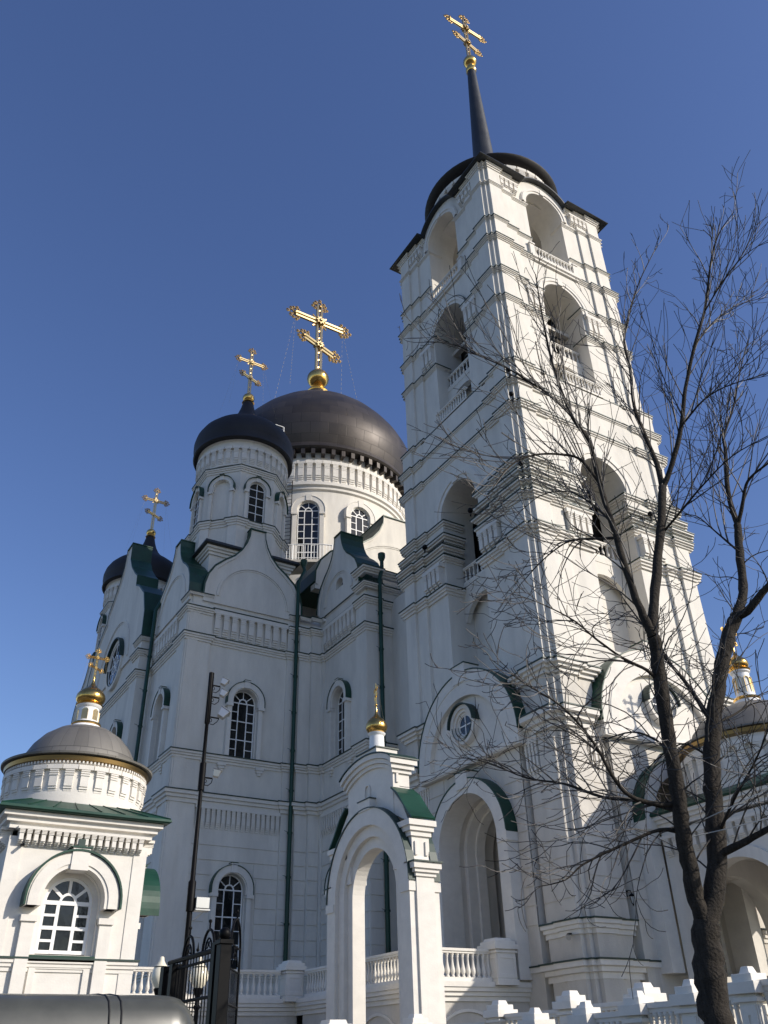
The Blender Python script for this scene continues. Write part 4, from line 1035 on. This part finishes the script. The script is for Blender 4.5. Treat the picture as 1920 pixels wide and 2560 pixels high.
g.build('wall', 'plaster', por)
g = G(); g.box(PX-hw+.4, PX+hw-.4, PY-hw+.4, PY+hw-.4, 7.2, 8.5); g.box(PX-2.1, PX+2.1, PY+2.4, 21.6, 6.6, 8.2); g.build('ceiling', 'plaster_low', por)
g = G(); rect = [(PX-hw, PY-hw), (PX+hw, PY-hw), (PX+hw, PY+hw), (PX-hw, PY+hw)]; moulding(g, None, rect, 8.4, .4, .26, True); g.build('cornice', 'plaster_trim', por)
q = G(); q.loft(rect, [(-.3, 8.41), (.32, 8.41), (.36, 8.45), (.32, 8.54), (-.4, 8.9), (-.6, 8.8)], True); q.build('roof', 'green_roof', por)
g = G(); g.lathe([(2.55, 8.3), (2.6, 8.4), (2.6, 10.35), (2.5, 10.4)], PX, PY, 64)
for i in range(32): frieze(g, FR(PX, PY, 2*pi*i/32, 2.595), -.23, .23, 9.0, 10.1, 1, .12, .4)
g.build('drum', 'plaster_trim', por, smooth=True, angle=25)
g = G(); g.lathe([(2.6, 10.25), (2.76, 10.3), (2.78, 10.42), (2.6, 10.5)], PX, PY, 64); g.build('gilded_band', 'gold_aged', por, smooth=True)
g = G(); g.lathe([(2.6, 10.44), (2.84, 10.46), (2.84, 10.52), (2.4, 10.62), (2.3, 10.72), (2.15, 11.05), (1.8, 11.4), (1.35, 11.68), (.9, 11.88), (.45, 12.0)], PX, PY, 64); g.build('dome', 'dome_lead', por, smooth=True, origin=(PX, PY, 10))
g = G(); g.lathe([(.50, 11.9), (.46, 12.1), (.44, 12.15), (.42, 12.25), (.33, 12.3), (.29, 13.15), (.35, 13.2), (.36, 13.3), (.25, 13.35)], PX, PY, 32); tr = g.build('turret', 'white_paint', por, smooth=True)
g = G(); g.lathe([(.45, 12.13), (.48, 12.19), (.44, 12.25)], PX, PY, 32); g.lathe([(.36, 13.25), (.39, 13.3), (.33, 13.35)], PX, PY, 32); g.build('gilded_band', 'gold', tr, smooth=True)
g = G()
for i in range(8): g.prism(FR(PX, PY, radians(20+45*i), .31), archband(0, .075, .1, 12.4, 12.9, 8), -.03, .02)
g.build('louvre', 'gold_satin', tr)
onion(por, PX, PY, 13.33, .38, 'dome_gold', n=28, ht=.85)
cross(por, PX, PY, 14.1, 15.2, .8, 'gold', heavy=1.2, chains=[(s*.42, 0, PX+s*.4, PY+t*.3, 13.5) for s in (-1, 1) for t in (-1, 1)], rich=False)

# wall fittings
def lantern(x, y, z, dx, dy, label):
    k_ = .72
    t = thing('wall_lantern', label, 'lantern', (x, y, z), 'black wall lanterns')
    g = G(); g.tube([(x, y, z+.15), (x+dx*.12, y+dy*.12, z+.28), (x+dx*.28, y+dy*.28, z+.25), (x+dx*.32, y+dy*.32, z+.12)], .02, 6); g.box(x-.05, x+.05, y-.05, y+.05, z, z+.3); g.build('bracket', 'iron', t)
    cx, cy = x+dx*.32, y+dy*.32
    g = G(); g.lathe([(.03, z+.14), (.14, z+.06), (.15, z+.02), (.12, z)], cx, cy, 6); g.lathe([(.05, z-.3), (.02, z-.38), (.0, z-.42)], cx, cy, 6)
    for i in range(6): a = 2*pi*i/6; g.tube([(cx+.12*cos(a), cy+.12*sin(a), z), (cx+.05*cos(a), cy+.05*sin(a), z-.3)], .01, 4)
    g.build('frame', 'iron', t)
    g = G(); g.lathe([(.045, z-.29), (.11, z-.01)], cx, cy, 6); g.build('glass', 'lens', t)
    t.scale = (k_, k_, k_)
lantern(22.68, 29.0, 6.9, -1, 0, 'black wall lantern inside the shaded portal arch of the bell tower')
lantern(22.6, 21.78, 5.95, 0, -1, 'black wall lantern on the bell tower wall left of the domed porch')
t = thing('security_camera', 'small white security camera on the plinth corner of the bell tower', 'camera', (20.4, 22.2, 4.75))
g = G(); g.tube([(20.4, 22.2, 4.85), (20.1, 22.1, 4.8)], .03, 6); g.build('bracket', 'iron', t); g = G(); g.tube([(20.2, 22.2, 4.76), (19.95, 21.9, 4.68)], .075, 10); g.build('housing', 'silver', t)

# =================================================================== FORECOURT BALUSTRADES
g = G(); g.box(9.6, 45, 6.0, 13.4, 0, 1.0); g.box(12.2, 20, 13.4, 21.4, .1, 1.3)
o = g.build('forecourt', 'paving'); o['kind'] = 'structure'
bal = thing('balustrade', 'front white stone balustrade with stepped pier caps behind the bare tree trunk', 'balustrade', (11.5, 11, 1.0), 'forecourt balustrades')
PF = [(11.5, 13.75, 2.38), (11.5, 12.42, 2.40), (11.5, 11.2, 2.48), (11.5, 10.1, 2.56), (11.5, 9.02, 2.64), (11.5, 7.6, 2.7)]
for x, y, z in PF: pier(bal, x, y, 1.0, z, .30)
for a, b in zip(PF[1:], PF[2:]): rail_run(bal, (a[0], a[1]-.16), (b[0], b[1]+.16), a[2]-1.12, .92, 7, w=.15)
bal = thing('balustrade', 'rear white stone balustrade with stepped pier caps in front of the bell tower base', 'balustrade', (14, 16, 1.2), 'forecourt balustrades')
PR = [(13.0, 20.0, 2.58), (14.1, 18.1, 2.76), (14.1, 15.65, 2.80), (14.1, 13.55, 2.80)]
for x, y, z in PR: pier(bal, x, y, 1.2, z, .40)
for a, b in zip(PR[1:], PR[2:]): rail_run(bal, (a[0], a[1]-.24), (b[0], b[1]+.24), a[2]-1.20, .90, 11, w=.18)
rail_run(bal, (13.2, 19.75), (13.9, 18.4), 1.4, .92, 7)
bal = thing('balustrade', 'low white stone balustrade pier at the bottom edge below the onion topped archway', 'balustrade', (11, 20.4, 1.0), 'forecourt balustrades')
pier(bal, 11.3, 21.0, .9, 2.50, .62)
g = G()

# =================================================================== IRON FENCE, LAMPS, MAST
def spear(g, x, y, z): g.tube([(x, y, z), (x, y, z+.09)], [.014, .002], 5); g.ball((x, y, z), .024, 6, 4)
fen = thing('iron_fence', 'black wrought iron fence with hooped top running back from the square post', 'fence', (4.45, 11.2, 0))
g = G()
fx, y0, y1 = 4.42, 11.34, 13.1
for z, r in ((2.84, .03), (2.74, .018), (2.33, .02), (.3, .03)): g.tube([(fx, y0, z), (fx, y1, z)], r, 6)
for i in range(17): y = y0+.06+i*(y1-y0-.1)/16; g.tube([(fx, y, .2), (fx, y, 2.84)], .008, 5)
for yc_ in (11.62, 12.35):
    pts = [(fx, yc_+.2*cos(a), 2.84+.26*sin(a)) for a in [pi*i/14 for i in range(15)]]; g.tube(pts, .018, 6)
    pts = [(fx, yc_+.11*cos(a), 2.84+.16*sin(a)) for a in [pi*i/12 for i in range(13)]]; g.tube(pts, .012, 5)
    for q_ in (-.06, .06): g.tube([(fx, yc_+q_+.045*cos(a), 2.93+.045*sin(a)) for a in [2*pi*i/10 for i in range(11)]], .008, 4)
    g.tube([(fx, yc_, 3.09), (fx, yc_, 3.2)], .012, 5); g.ball((fx, yc_, 3.2), .025, 6, 4)
spear(g, fx, 12.0, 2.9)
g.build('panel', 'iron', fen, smooth=True)
g = G(); g.box(fx-.05, fx+.05, y0-.06, y0+.04, 0, 2.92); g.box(fx-.07, fx+.07, y1, y1+.14, 0, 2.8); g.box(fx-.07, fx+.07, 12.75, 12.87, 0, 2.8); g.build('post', 'iron', fen)
gt = thing('gate_post', 'black square iron gate post with a ball on top', 'post', (4.5, 11.15, 0))
g = G(); g.box(4.37, 4.51, 11.07, 11.21, 0, 2.88); g.box(4.35, 4.53, 11.05, 11.23, 2.88, 2.93); g.ball((4.44, 11.14, 3.0), .075, 14, 8); g.build('post', 'iron', gt, smooth=True, bevel=.004, angle=50)
gl = thing('iron_gate', 'narrow black wrought iron gate leaf with round arched top', 'gate', (4.62, 11.1, 0))
g = G(); a0, a1 = 0.0, 0.86; yy = 11.12; cxg = (a0+a1)/2; rg_ = (a1-a0)/2
def gp(x, z): t = (x-a0)/(a1-a0); return (4.56+.44*t, 11.22+.74*t, z-.09)
g.tube([gp(a0, .15), gp(a0, 2.98)]+[gp(cxg-rg_*cos(a), 2.98+rg_*.80*sin(a)) for a in [pi*i/14 for i in range(1, 14)]]+[gp(a1, 2.98), gp(a1, .15)], .017, 6)
for i in range(1, 9): x = a0+(a1-a0)*i/9; g.tube([gp(x, .2), gp(x, 2.72)], .006, 5)
for z in (.3, 2.33, 2.72, 3.0): g.tube([gp(a0, z), gp(a1, z)], .013, 5)
g.tube([gp(cxg-.24*cos(a), 2.78+.15*sin(a)) for a in [pi*i/10 for i in range(11)]], .011, 5)
g.tube([gp(cxg+.13*cos(a), 2.92+.07*sin(a)) for a in [2*pi*i/10 for i in range(11)]], .009, 5)
g.tube([gp(cxg, 3.3), gp(cxg, 3.42)], .011, 5); g.ball(gp(cxg, 3.42), .022, 6, 4)
g.build('leaf', 'iron', gl, smooth=True)
def lamp(x, y, zt, label):
    t = thing('street_lamp', label, 'lamp', (x, y, 0), 'globe lamps by the fence')
    g = G(); g.lathe([(.14, 0), (.14, .3), (.09, .4), (.055, .6), (.045, 1.6), (.04, zt-.92), (.08, zt-.87), (.045, zt-.82), (.045, zt-.70), (.08, zt-.63), (.105, zt-.56), (.085, zt-.53)], x, y, 16); g.build('post', 'iron', t, smooth=True)
    g = G(); g.lathe([(.085, zt-.54), (.135, zt-.48), (.178, zt-.39), (.182, zt-.31), (.16, zt-.22), (.130, zt-.175), (.125, zt-.16), (.082, zt-.11), (.052, zt-.06), (.042, zt), (.024, zt+.016), (0, zt+.018)], x, y, 28); b = g.build('globe', 'globe', t, smooth=True)
    g = G(); g.lathe([(.125, zt-.185), (.142, zt-.172), (.125, zt-.16)], x, y, 28); g.build('band', 'iron', b, smooth=True)
lamp(6.12, 18.6, 3.46, 'cream globe lamp standing free to the left of the iron fence')
lamp(6.87, 18.45, 3.46, 'cream globe lamp seen through the bars of the iron fence')
mx, my = 8.03, 22.62
mast = thing('floodlight_mast', 'tall thin black steel mast carrying silver floodlights on scrolled arms', 'light mast', (mx, my, 0))
g = G(); g.lathe([(.14, 0), (.11, .5), (.075, 1), (.07, 4.9), (.10, 4.91), (.10, 5.6), (.065, 5.65), (.055, 7.9), (.09, 7.92), (.09, 8.65), (.055, 8.68), (.05, 9.75), (.075, 9.78), (.07, 11.3)], mx, my, 12)
for s in (-.05, .05): g.tube([(mx+s, my-.065, 9.8), (mx+s, my-.065, 11.28)], .014, 5)
g.build('pole', 'iron', mast, smooth=True)
def flood(z, L_, s, tilt):
    g = G(); g.tube([(mx+.07, my, z), (mx+L_, my, z)], .022, 6)
    g.tube([(mx+.08+.055*cos(a), my, z-.09+.055*sin(a)) for a in [2*pi*i/10 for i in range(11)]], .010, 4)
    g.tube([(mx+.09, my, z-.2), (mx+.18, my, z-.21), (mx+.28, my, z-.12), (mx+L_, my, z-.02)], .012, 5)
    a = g.build('arm', 'iron', mast, smooth=True)
    c = Vector((mx+L_+.10, my-.02, z+.14)); R = Matrix.Rotation(tilt, 3, 'Y') @ Matrix.Rotation(radians(-20), 3, 'Z')
    def H_(p): v = R @ Vector(p); return tuple(c+v*s)
    g = G(); b_ = [(-.12, -.10, -.16), (.12, -.10, -.16), (.12, .10, -.16), (-.12, .10, -.16), (-.18, -.16, .14), (.18, -.16, .14), (.18, .16, .14), (-.18, .16, .14)]
    g.hexa([H_(p) for p in b_]); g.hexa([H_(p) for p in [(-.20, -.18, .142), (.20, -.18, .142), (.20, .18, .142), (-.20, .18, .142), (-.20, -.18, .175), (.20, -.18, .175), (.20, .18, .175), (-.20, .18, .175)]])
    h = g.build('floodlight', 'silver', a, bevel=.01)
for z, L_, s, tl in ((10.93, .30, .60, .5), (10.58, .30, .60, .5), (9.98, .34, .80, .65), (8.27, .30, .62, .25)): flood(z, L_, s, tl)
g = G(); g.box(mx+.10, mx+.46, my-.14, my+.10, 4.98, 5.24); g.box(mx+.08, mx+.48, my-.17, my+.1, 4.92, 4.965); g.tube([(mx+.1, my, 4.7), (mx+.32, my-.1, 4.9)], .018, 5); g.build('floodlight', 'silver', mast, bevel=.012)

# =================================================================== VAN
van = thing('van', 'dark grey van roof with rounded rear corner parked before the iron fence', 'van', (1.0, 10.3, 0))
vx0, vx1, vy0, vy1, vz = -1.6, 3.66, 9.45, 11.35, 2.235
def vsec(x):      # cross-section half profile at x
    t = max(0.0, (x-(vx1-.36))/.36); t2 = max(0.0, ((vx0+.9)-x)/.9)
    zt = vz-.30*t**3.2-.75*t2**1.7; ins = .10*t**2+.10*t2**2
    a, b = vy0+ins, vy1-ins
    pr = [(a+.06, .35), (a, .6), (a, 1.1), (a+.03, 1.5), (a+.08, min(1.93, zt-.22)), (a+.12, zt-.16), (a+.19, zt-.07), (a+.32, zt-.015), (a+.6, zt+.015)]
    return pr+[((a+b)/2, zt+.03)]+[(b-(y-a), z) for y, z in reversed(pr)]
xs = [vx0, vx0+.15, vx0+.4, vx0+.7, vx0+.95, .2, 1.2, 2.2, 3.0, 3.3, 3.38, 3.46, 3.53, 3.59, 3.63, 3.66]
g = G(); secs = [[(x, y, z) for y, z in vsec(x)] for x in xs]; n = len(secs[0])
g.add([p for s in secs for p in s], [(i*n+j, (i+1)*n+j, (i+1)*n+(j+1) % n, i*n+(j+1) % n) for i in range(len(xs)-1) for j in range(n)]+[tuple(range(n)), tuple(range((len(xs)-1)*n, len(xs)*n))])
g.build('body', 'van_paint', van, smooth=True, angle=50)
F = FB(vy0)
g = G(); g.prism(lambda u, v, d: (u, vy0+.03+(v-1.4)*.09-d, v), [[(.05, 1.25), (2.66, 1.25), (2.66, 1.87), (.05, 1.87)]], -.02, .012); g.prism(lambda u, v, d: (u, vy0+.03+(v-1.4)*.09-d, v), [[(2.82, 1.25), (3.45, 1.25), (3.48, 1.7), (3.36, 1.87), (2.82, 1.87)]], -.02, .012)
g.prism(lambda u, v, d: (u, vy0+.03+(v-1.4)*.09-d, v), [[(-1.0, 1.25), (-.07, 1.25), (-.07, 1.87), (-.55, 1.80)]], -.02, .012); g.build('window', 'glass', van)
g = G(); g.tube([(-.7, vy0+.135, 1.945), (3.40, vy0+.135, 1.945)], .016, 6)
for x in (2.68, 2.80): g.tube([(x, y, z) for y, z in vsec(x)[2:10]], .011, 5)
g.build('trim', 'rubber', van, smooth=True)
for x in (-.6, 2.85):
    for y in (vy0+.02, vy1-.22):
        g = G(); a = G(); ring = [(.16, 0), (.31, 0), (.335, .03), (.335, .17), (.31, .2), (.16, .2)]
        def wl(pr, q, x=x, y=y):
            m = []; 
            for i in range(24):
                an = 2*pi*i/24; m.append([(x+r*cos(an), y+d, .335+r*sin(an)) for r, d in pr])
            k = len(pr); q.add([p for s in m for p in s], [(i*k+j, ((i+1) % 24)*k+j, ((i+1) % 24)*k+(j+1) % k, i*k+(j+1) % k) for i in range(24) for j in range(k)])
        wl(ring, g); w = g.build('wheel', 'rubber', van, smooth=True); wl([(.01, .03), (.17, .03), (.17, .12), (.01, .12)], a); a.build('rim', 'silver', w, smooth=True)

# =================================================================== ROAD SIGN
sg = thing('road_sign', 'red rimmed triangular road sign just showing at the bottom edge beside the gate', 'sign', (3.75, 9.1, 0))
sx, sy, zt = 3.755, 9.12, 1.945
def tri(s): 
    pts = []
    for k in range(3):
        a = pi/2+2*pi*k/3; c = (sx+s*.40*cos(a), zt-.45+s*.40*sin(a))
        for i in range(-4, 5): b = a+i*pi/12; pts.append((c[0]+.045*cos(b), c[1]+.045*sin(b)))
    return pts
ang_ = radians(-22)
def FS(u, v, d): return (sx+(u-sx)*cos(ang_)+d*sin(ang_), sy+(u-sx)*sin(-ang_)*-1-d*cos(ang_), v)
g = G(); g.prism(FS, tri(1), -.012, .0); g.build('face', 'red_paint', sg)
g = G(); g.prism(FS, tri(.74), -.004, .003); g.build('panel', 'white_paint', sg)
g = G(); g.tube([(sx, sy+.03, 0), (sx, sy+.03, zt-.2)], .03, 8); g.build('post', 'silver', sg)

# =================================================================== TREE
tree = thing('bare_tree', 'leafless dark barked tree with many fine drooping twigs in front of the bell tower', 'tree', (9.12, 7.85, 0))
LIMBS = [
 [(9.12,7.85,0,0.22),(9.12,7.83,0.5,0.18),(9.14,7.78,1.38,0.165),(9.16,7.75,1.89,0.16),(9.17,7.74,2.28,0.156),(9.2,7.71,2.65,0.153),(9.22,7.68,2.91,0.15)],
 [(9.21,7.69,2.87,0.095),(9.14,7.67,3.17,0.092),(9.09,7.63,3.62,0.089),(9.03,7.59,3.94,0.087),(9.01,7.52,4.32,0.085),(8.97,7.46,4.8,0.083),(8.94,7.39,5.37,0.081),(8.9,7.33,5.84,0.079),(8.87,7.26,6.28,0.077),(8.82,7.23,6.43,0.075)],
 [(8.82,7.23,6.43,0.06),(8.71,7.23,6.71,0.052),(8.6,7.23,7.11,0.046),(8.48,7.26,8.2,0.04),(8.38,7.25,8.84,0.035),(8.29,7.23,9.62,0.03),(8.12,7.3,10.02,0.025),(7.98,7.35,10.79,0.021),(7.89,7.34,11.48,0.017),(7.82,7.29,12.29,0.012),(7.77,7.23,13.05,0.008)],
 [(8.82,7.23,6.43,0.065),(9.08,7.23,7.23,0.062),(9.4,7.16,8.25,0.059),(9.66,7.15,9.04,0.057),(9.84,7.26,9.26,0.055)],
 [(9.84,7.26,9.26,0.045),(9.92,7.32,9.78,0.038),(9.94,7.44,10.56,0.032),(9.99,7.54,11.24,0.027),(10.12,7.54,12.15,0.023),(10.21,7.59,12.95,0.018),(10.44,7.47,13.74,0.014),(10.74,7.27,14.62,0.01),(11.12,6.98,15.49,0.006)],
 [(9.84,7.26,9.26,0.045),(9.92,7.04,9.61,0.038),(10.04,6.77,10.26,0.033),(10.12,6.56,10.95,0.029),(10.27,6.26,11.76,0.025),(10.39,5.99,12.36,0.021),(10.45,5.81,12.87,0.017),(10.52,5.6,13.49,0.013),(10.62,5.37,13.95,0.01),(10.76,5.08,14.27,0.006)],
 [(9.22,7.68,2.87,0.115),(9.41,7.58,3.31,0.11),(9.56,7.52,3.88,0.106),(9.67,7.51,4.39,0.103),(9.79,7.49,4.92,0.099),(9.94,7.43,5.48,0.096),(10.11,7.35,5.95,0.093),(10.29,7.26,6.44,0.09),(10.46,7.17,6.83,0.088),(10.63,7.1,7.1,0.085)],
 [(10.63,7.1,7.1,0.07),(10.82,7.07,7.4,0.065),(10.97,7.07,7.71,0.061),(11.13,7.08,8.34,0.058),(11.29,7.08,8.9,0.055)],
 [(11.29,7.08,8.9,0.045),(11.42,7.16,9.64,0.037),(11.64,7.11,10.62,0.031),(11.78,7.17,10.95,0.025),(11.97,7.16,11.27,0.02),(12.26,7.04,11.88,0.015),(12.56,6.91,12.69,0.011),(12.9,6.73,13.55,0.006)],
 [(11.29,7.08,8.9,0.035),(11.29,6.9,9.17,0.028),(11.29,6.72,9.49,0.023),(11.29,6.53,9.59,0.018),(11.39,6.22,9.71,0.014),(11.58,5.81,10,0.01)],
 [(10.63,7.1,7.1,0.065),(10.62,6.91,7.09,0.053),(10.76,6.55,7.38,0.045),(10.96,6.12,7.66,0.037),(11.16,5.69,8.18,0.03)],
 [(9.48,7.52,3.68,0.05),(9.59,7.21,3.77,0.04),(9.71,6.86,3.89,0.033),(9.85,6.51,4.03,0.026),(10,6.14,4.3,0.02)],
 [(9.94,7.44,5.43,0.04),(10.03,7.65,5.8,0.031),(10.1,7.88,6.25,0.025),(10.12,8.17,6.75,0.019),(10.14,8.45,7.38,0.013),(10.15,8.75,7.99,0.008)],
 [(9.05,7.57,4.28,0.035),(8.74,7.67,4.27,0.029),(8.42,7.78,4.36,0.025),(8.18,7.79,4.58,0.021),(7.96,7.78,4.94,0.017),(7.67,7.85,5.32,0.014),(7.41,7.89,5.5,0.01),(7.1,7.99,5.68,0.007),(6.72,8.17,6.01,0.004)],
 [(9.05,7.57,4.18,0.03),(8.93,8.07,4.42,0.024),(8.79,8.61,4.58,0.019),(8.63,9.15,4.87,0.015),(8.44,9.74,5.08,0.011),(8.23,10.35,5.44,0.008),(8.06,10.93,5.67,0.004)],
 [(9.12,7.64,3.94,0.028),(8.82,7.75,3.98,0.021),(8.39,8.02,3.81,0.016),(7.95,8.29,3.6,0.012),(7.68,8.36,3.41,0.008),(7.34,8.52,3.33,0.004)],
 [(8.95,7.38,5.81,0.025),(8.71,7.35,5.95,0.02),(8.37,7.44,6.1,0.016),(8.03,7.54,6.35,0.013),(7.73,7.58,6.56,0.01),(7.37,7.71,6.76,0.007),(7.02,7.81,6.87,0.004)],
 [(8.29,7.23,9.62,0.024),(8.04,7.26,10.03,0.02),(7.71,7.39,10.47,0.017),(7.44,7.45,10.61,0.014),(7.13,7.55,10.83,0.011),(6.72,7.77,11.11,0.009),(6.37,7.91,11.29,0.006),(5.95,8.15,11.37,0.004)],
 [(8.39,7.26,8.86,0.024),(8.11,7.31,9.24,0.019),(7.79,7.41,9.28,0.016),(7.45,7.53,9.23,0.013),(7.13,7.63,9.06,0.01),(6.86,7.66,8.77,0.007),(6.57,7.72,8.3,0.004)],
 [(8.52,7.27,7.94,0.022),(8.43,7.56,8.05,0.017),(8.28,7.93,8.17,0.013),(8.14,8.28,8.07,0.01),(8,8.64,7.85,0.007),(7.89,8.95,7.62,0.004)],
 [(9,7.48,4.87,0.02),(9.11,7.78,5.18,0.015),(9.12,8.18,5.41,0.011),(9.03,8.72,5.44,0.007),(8.92,9.27,5.52,0.004)],
 [(8.51,7.29,8.23,0.02),(8.59,7.66,8.78,0.015),(8.59,8.11,9.28,0.011),(8.51,8.67,9.5,0.007),(8.43,9.23,9.39,0.004)],
 [(9.47,7.23,8.23,0.02),(9.44,6.76,8.39,0.015),(9.44,6.25,8.59,0.011),(9.47,5.72,8.76,0.008),(9.52,5.15,8.76,0.005)],
 [(10,6.75,10.22,0.018),(9.95,6.19,10.36,0.012),(9.9,5.63,10.24,0.008),(9.87,5.04,9.94,0.004)],
 [(11.06,7.04,8.3,0.018),(11.12,7.39,8.88,0.012),(11.19,7.72,9.4,0.008),(11.24,8.08,9.62,0.004)],
 [(10.28,6.27,11.77,0.016),(10.89,6.11,12.55,0.011),(11.52,5.93,13.11,0.007),(12.23,5.66,13.45,0.004)],
 [(10.38,5.99,12.35,0.014),(10.45,5.5,12.74,0.01),(10.48,5.05,12.91,0.007),(10.51,4.6,12.86,0.004)],
 [(9.59,7.55,3.89,0.022),(9.45,7,4.29,0.015),(9.28,6.47,4.58,0.01),(9.08,5.98,4.9,0.005)],
 [(9.94,7.44,5.43,0.02),(10.39,7.44,5.62,0.014),(10.86,7.39,5.86,0.009),(11.35,7.32,5.98,0.005)],
 [(9.78,7.48,4.92,0.018),(9.81,7.72,5.15,0.013),(9.82,7.98,5.28,0.01),(9.72,8.37,5.15,0.007),(9.63,8.74,4.89,0.004)]]

rnd = random.Random(11)
tk, lb, tw = G(), G(), G()
def smooth_path(pts, k=3):
    out = []
    n = len(pts)
    for i in range(n-1):
        p0, p1, p2, p3 = (Vector(pts[max(0, i-1)][:3]), Vector(pts[i][:3]), Vector(pts[i+1][:3]), Vector(pts[min(n-1, i+2)][:3]))
        for j in range(k):
            t = j/k
            q = .5*((2*p1)+(-p0+p2)*t+(2*p0-5*p1+4*p2-p3)*t*t+(-p0+3*p1-3*p2+p3)*t**3)
            out.append((q, pts[i][3]*(1-t)+pts[i+1][3]*t))
    out.append((Vector(pts[-1][:3]), pts[-1][3])); return out
def grow(p, d, L_, r, level):
    steps = 8 if level == 0 else 6
    pts = [p.copy()]; rad = [r]; q = p.copy(); d = d.normalized(); side = Vector((rnd.gauss(0, 1), rnd.gauss(0, 1), rnd.gauss(0, .6)))*(.11 if p.z < 8.2 else .045)
    for i in range(steps):
        t = i/steps
        d = (d+side+Vector((0, 0, ((-.13 if t < .5 else .17) if p.z < 8.2 else .05)))+Vector((rnd.gauss(0, .05), rnd.gauss(0, .05), rnd.gauss(0, .05)))).normalized()
        q = q+d*L_/steps; pts.append(q.copy()); rad.append(max(.005, r*(1-.75*(i+1)/steps)))
        if level < 2 and i > 0 and rnd.random() < (.50 if level == 0 else .10):
            for _ in range(1):
                nd = (d+Vector((rnd.gauss(0, .42), rnd.gauss(0, .42), rnd.gauss(.08, .40)))).normalized()
                grow(q, nd, L_*rnd.uniform(.4, .7), max(.004, rad[-1]*.65), level+1)
    tw.tube(pts, rad, 4 if level == 0 else 3, caps=False)
for li, L_ in enumerate(LIMBS):
    sp_l = smooth_path(L_, 4)
    big = L_[0][3] > .06
    tgt = tk if li in (0, 1, 6) else lb
    pts = [p for p, r in sp_l]; rads = [1.12*r*(1+.07*rnd.uniform(-1, 1)) for p, r in sp_l]
    pts = [p+Vector((rnd.uniform(-1, 1), rnd.uniform(-1, 1), 0))*r*.12 for p, r in zip(pts, rads)]
    tgt.tube(pts, rads, 12 if big else 7)
    if li == 0: continue
    tot = sum((pts[i+1]-pts[i]).length for i in range(len(pts)-1)); acc = 0; nxt = rnd.uniform(.05, .25)
    if big: nxt = .6
    for i in range(len(pts)-1):
        s_ = (pts[i+1]-pts[i]).length; acc += s_
        while acc > nxt:
            d = (pts[i+1]-pts[i]).normalized()
            o_ = Vector((rnd.gauss(0, 1), rnd.gauss(0, 1), rnd.gauss(0, .8))); o_ -= d*o_.dot(d); o_.normalize()
            f = acc/tot
            hi = pts[i+1].z > 8.2
            grow(pts[i+1], d*rnd.uniform(.6, 1.1)+o_*(rnd.uniform(.25, .55) if hi else rnd.uniform(.4, .9))+Vector((0, 0, .25)), rnd.uniform(.8, 2.0)*(1.15-.75*f), min(.012, rads[i+1]*.5+.003), 0)
            nxt += (rnd.uniform(.08, .19) if li >= 12 else rnd.uniform(.12, .27)) if not big else rnd.uniform(.18, .38)
t_ = tk.build('trunk', 'bark', tree, smooth=True, angle=80)
b_ = lb.build('branch', 'bark', tree, smooth=True, angle=80)
c_ = tw.build('crown', 'twig', tree)

# cables tied to the trunk
for a, b, lab in (((9.32, 7.66, 4.07), (7.99, 4.11, 4.15), 'upper thin grey cable tied to the bare tree trunk at the right edge'), ((9.32, 7.66, 3.93), (7.98, 4.15, 3.68), 'lower thin grey cable tied to the bare tree trunk at the right edge')):
    g = G(); A_, B_ = Vector(a), Vector(b); pts = [A_.lerp(B_, i/12)-Vector((0, 0, .05*sin(pi*i/12))) for i in range(13)]; g.tube(pts, .007, 5)
    tag(g.build('cable', 'lens'), lab, 'cable', 'cables by the tree')
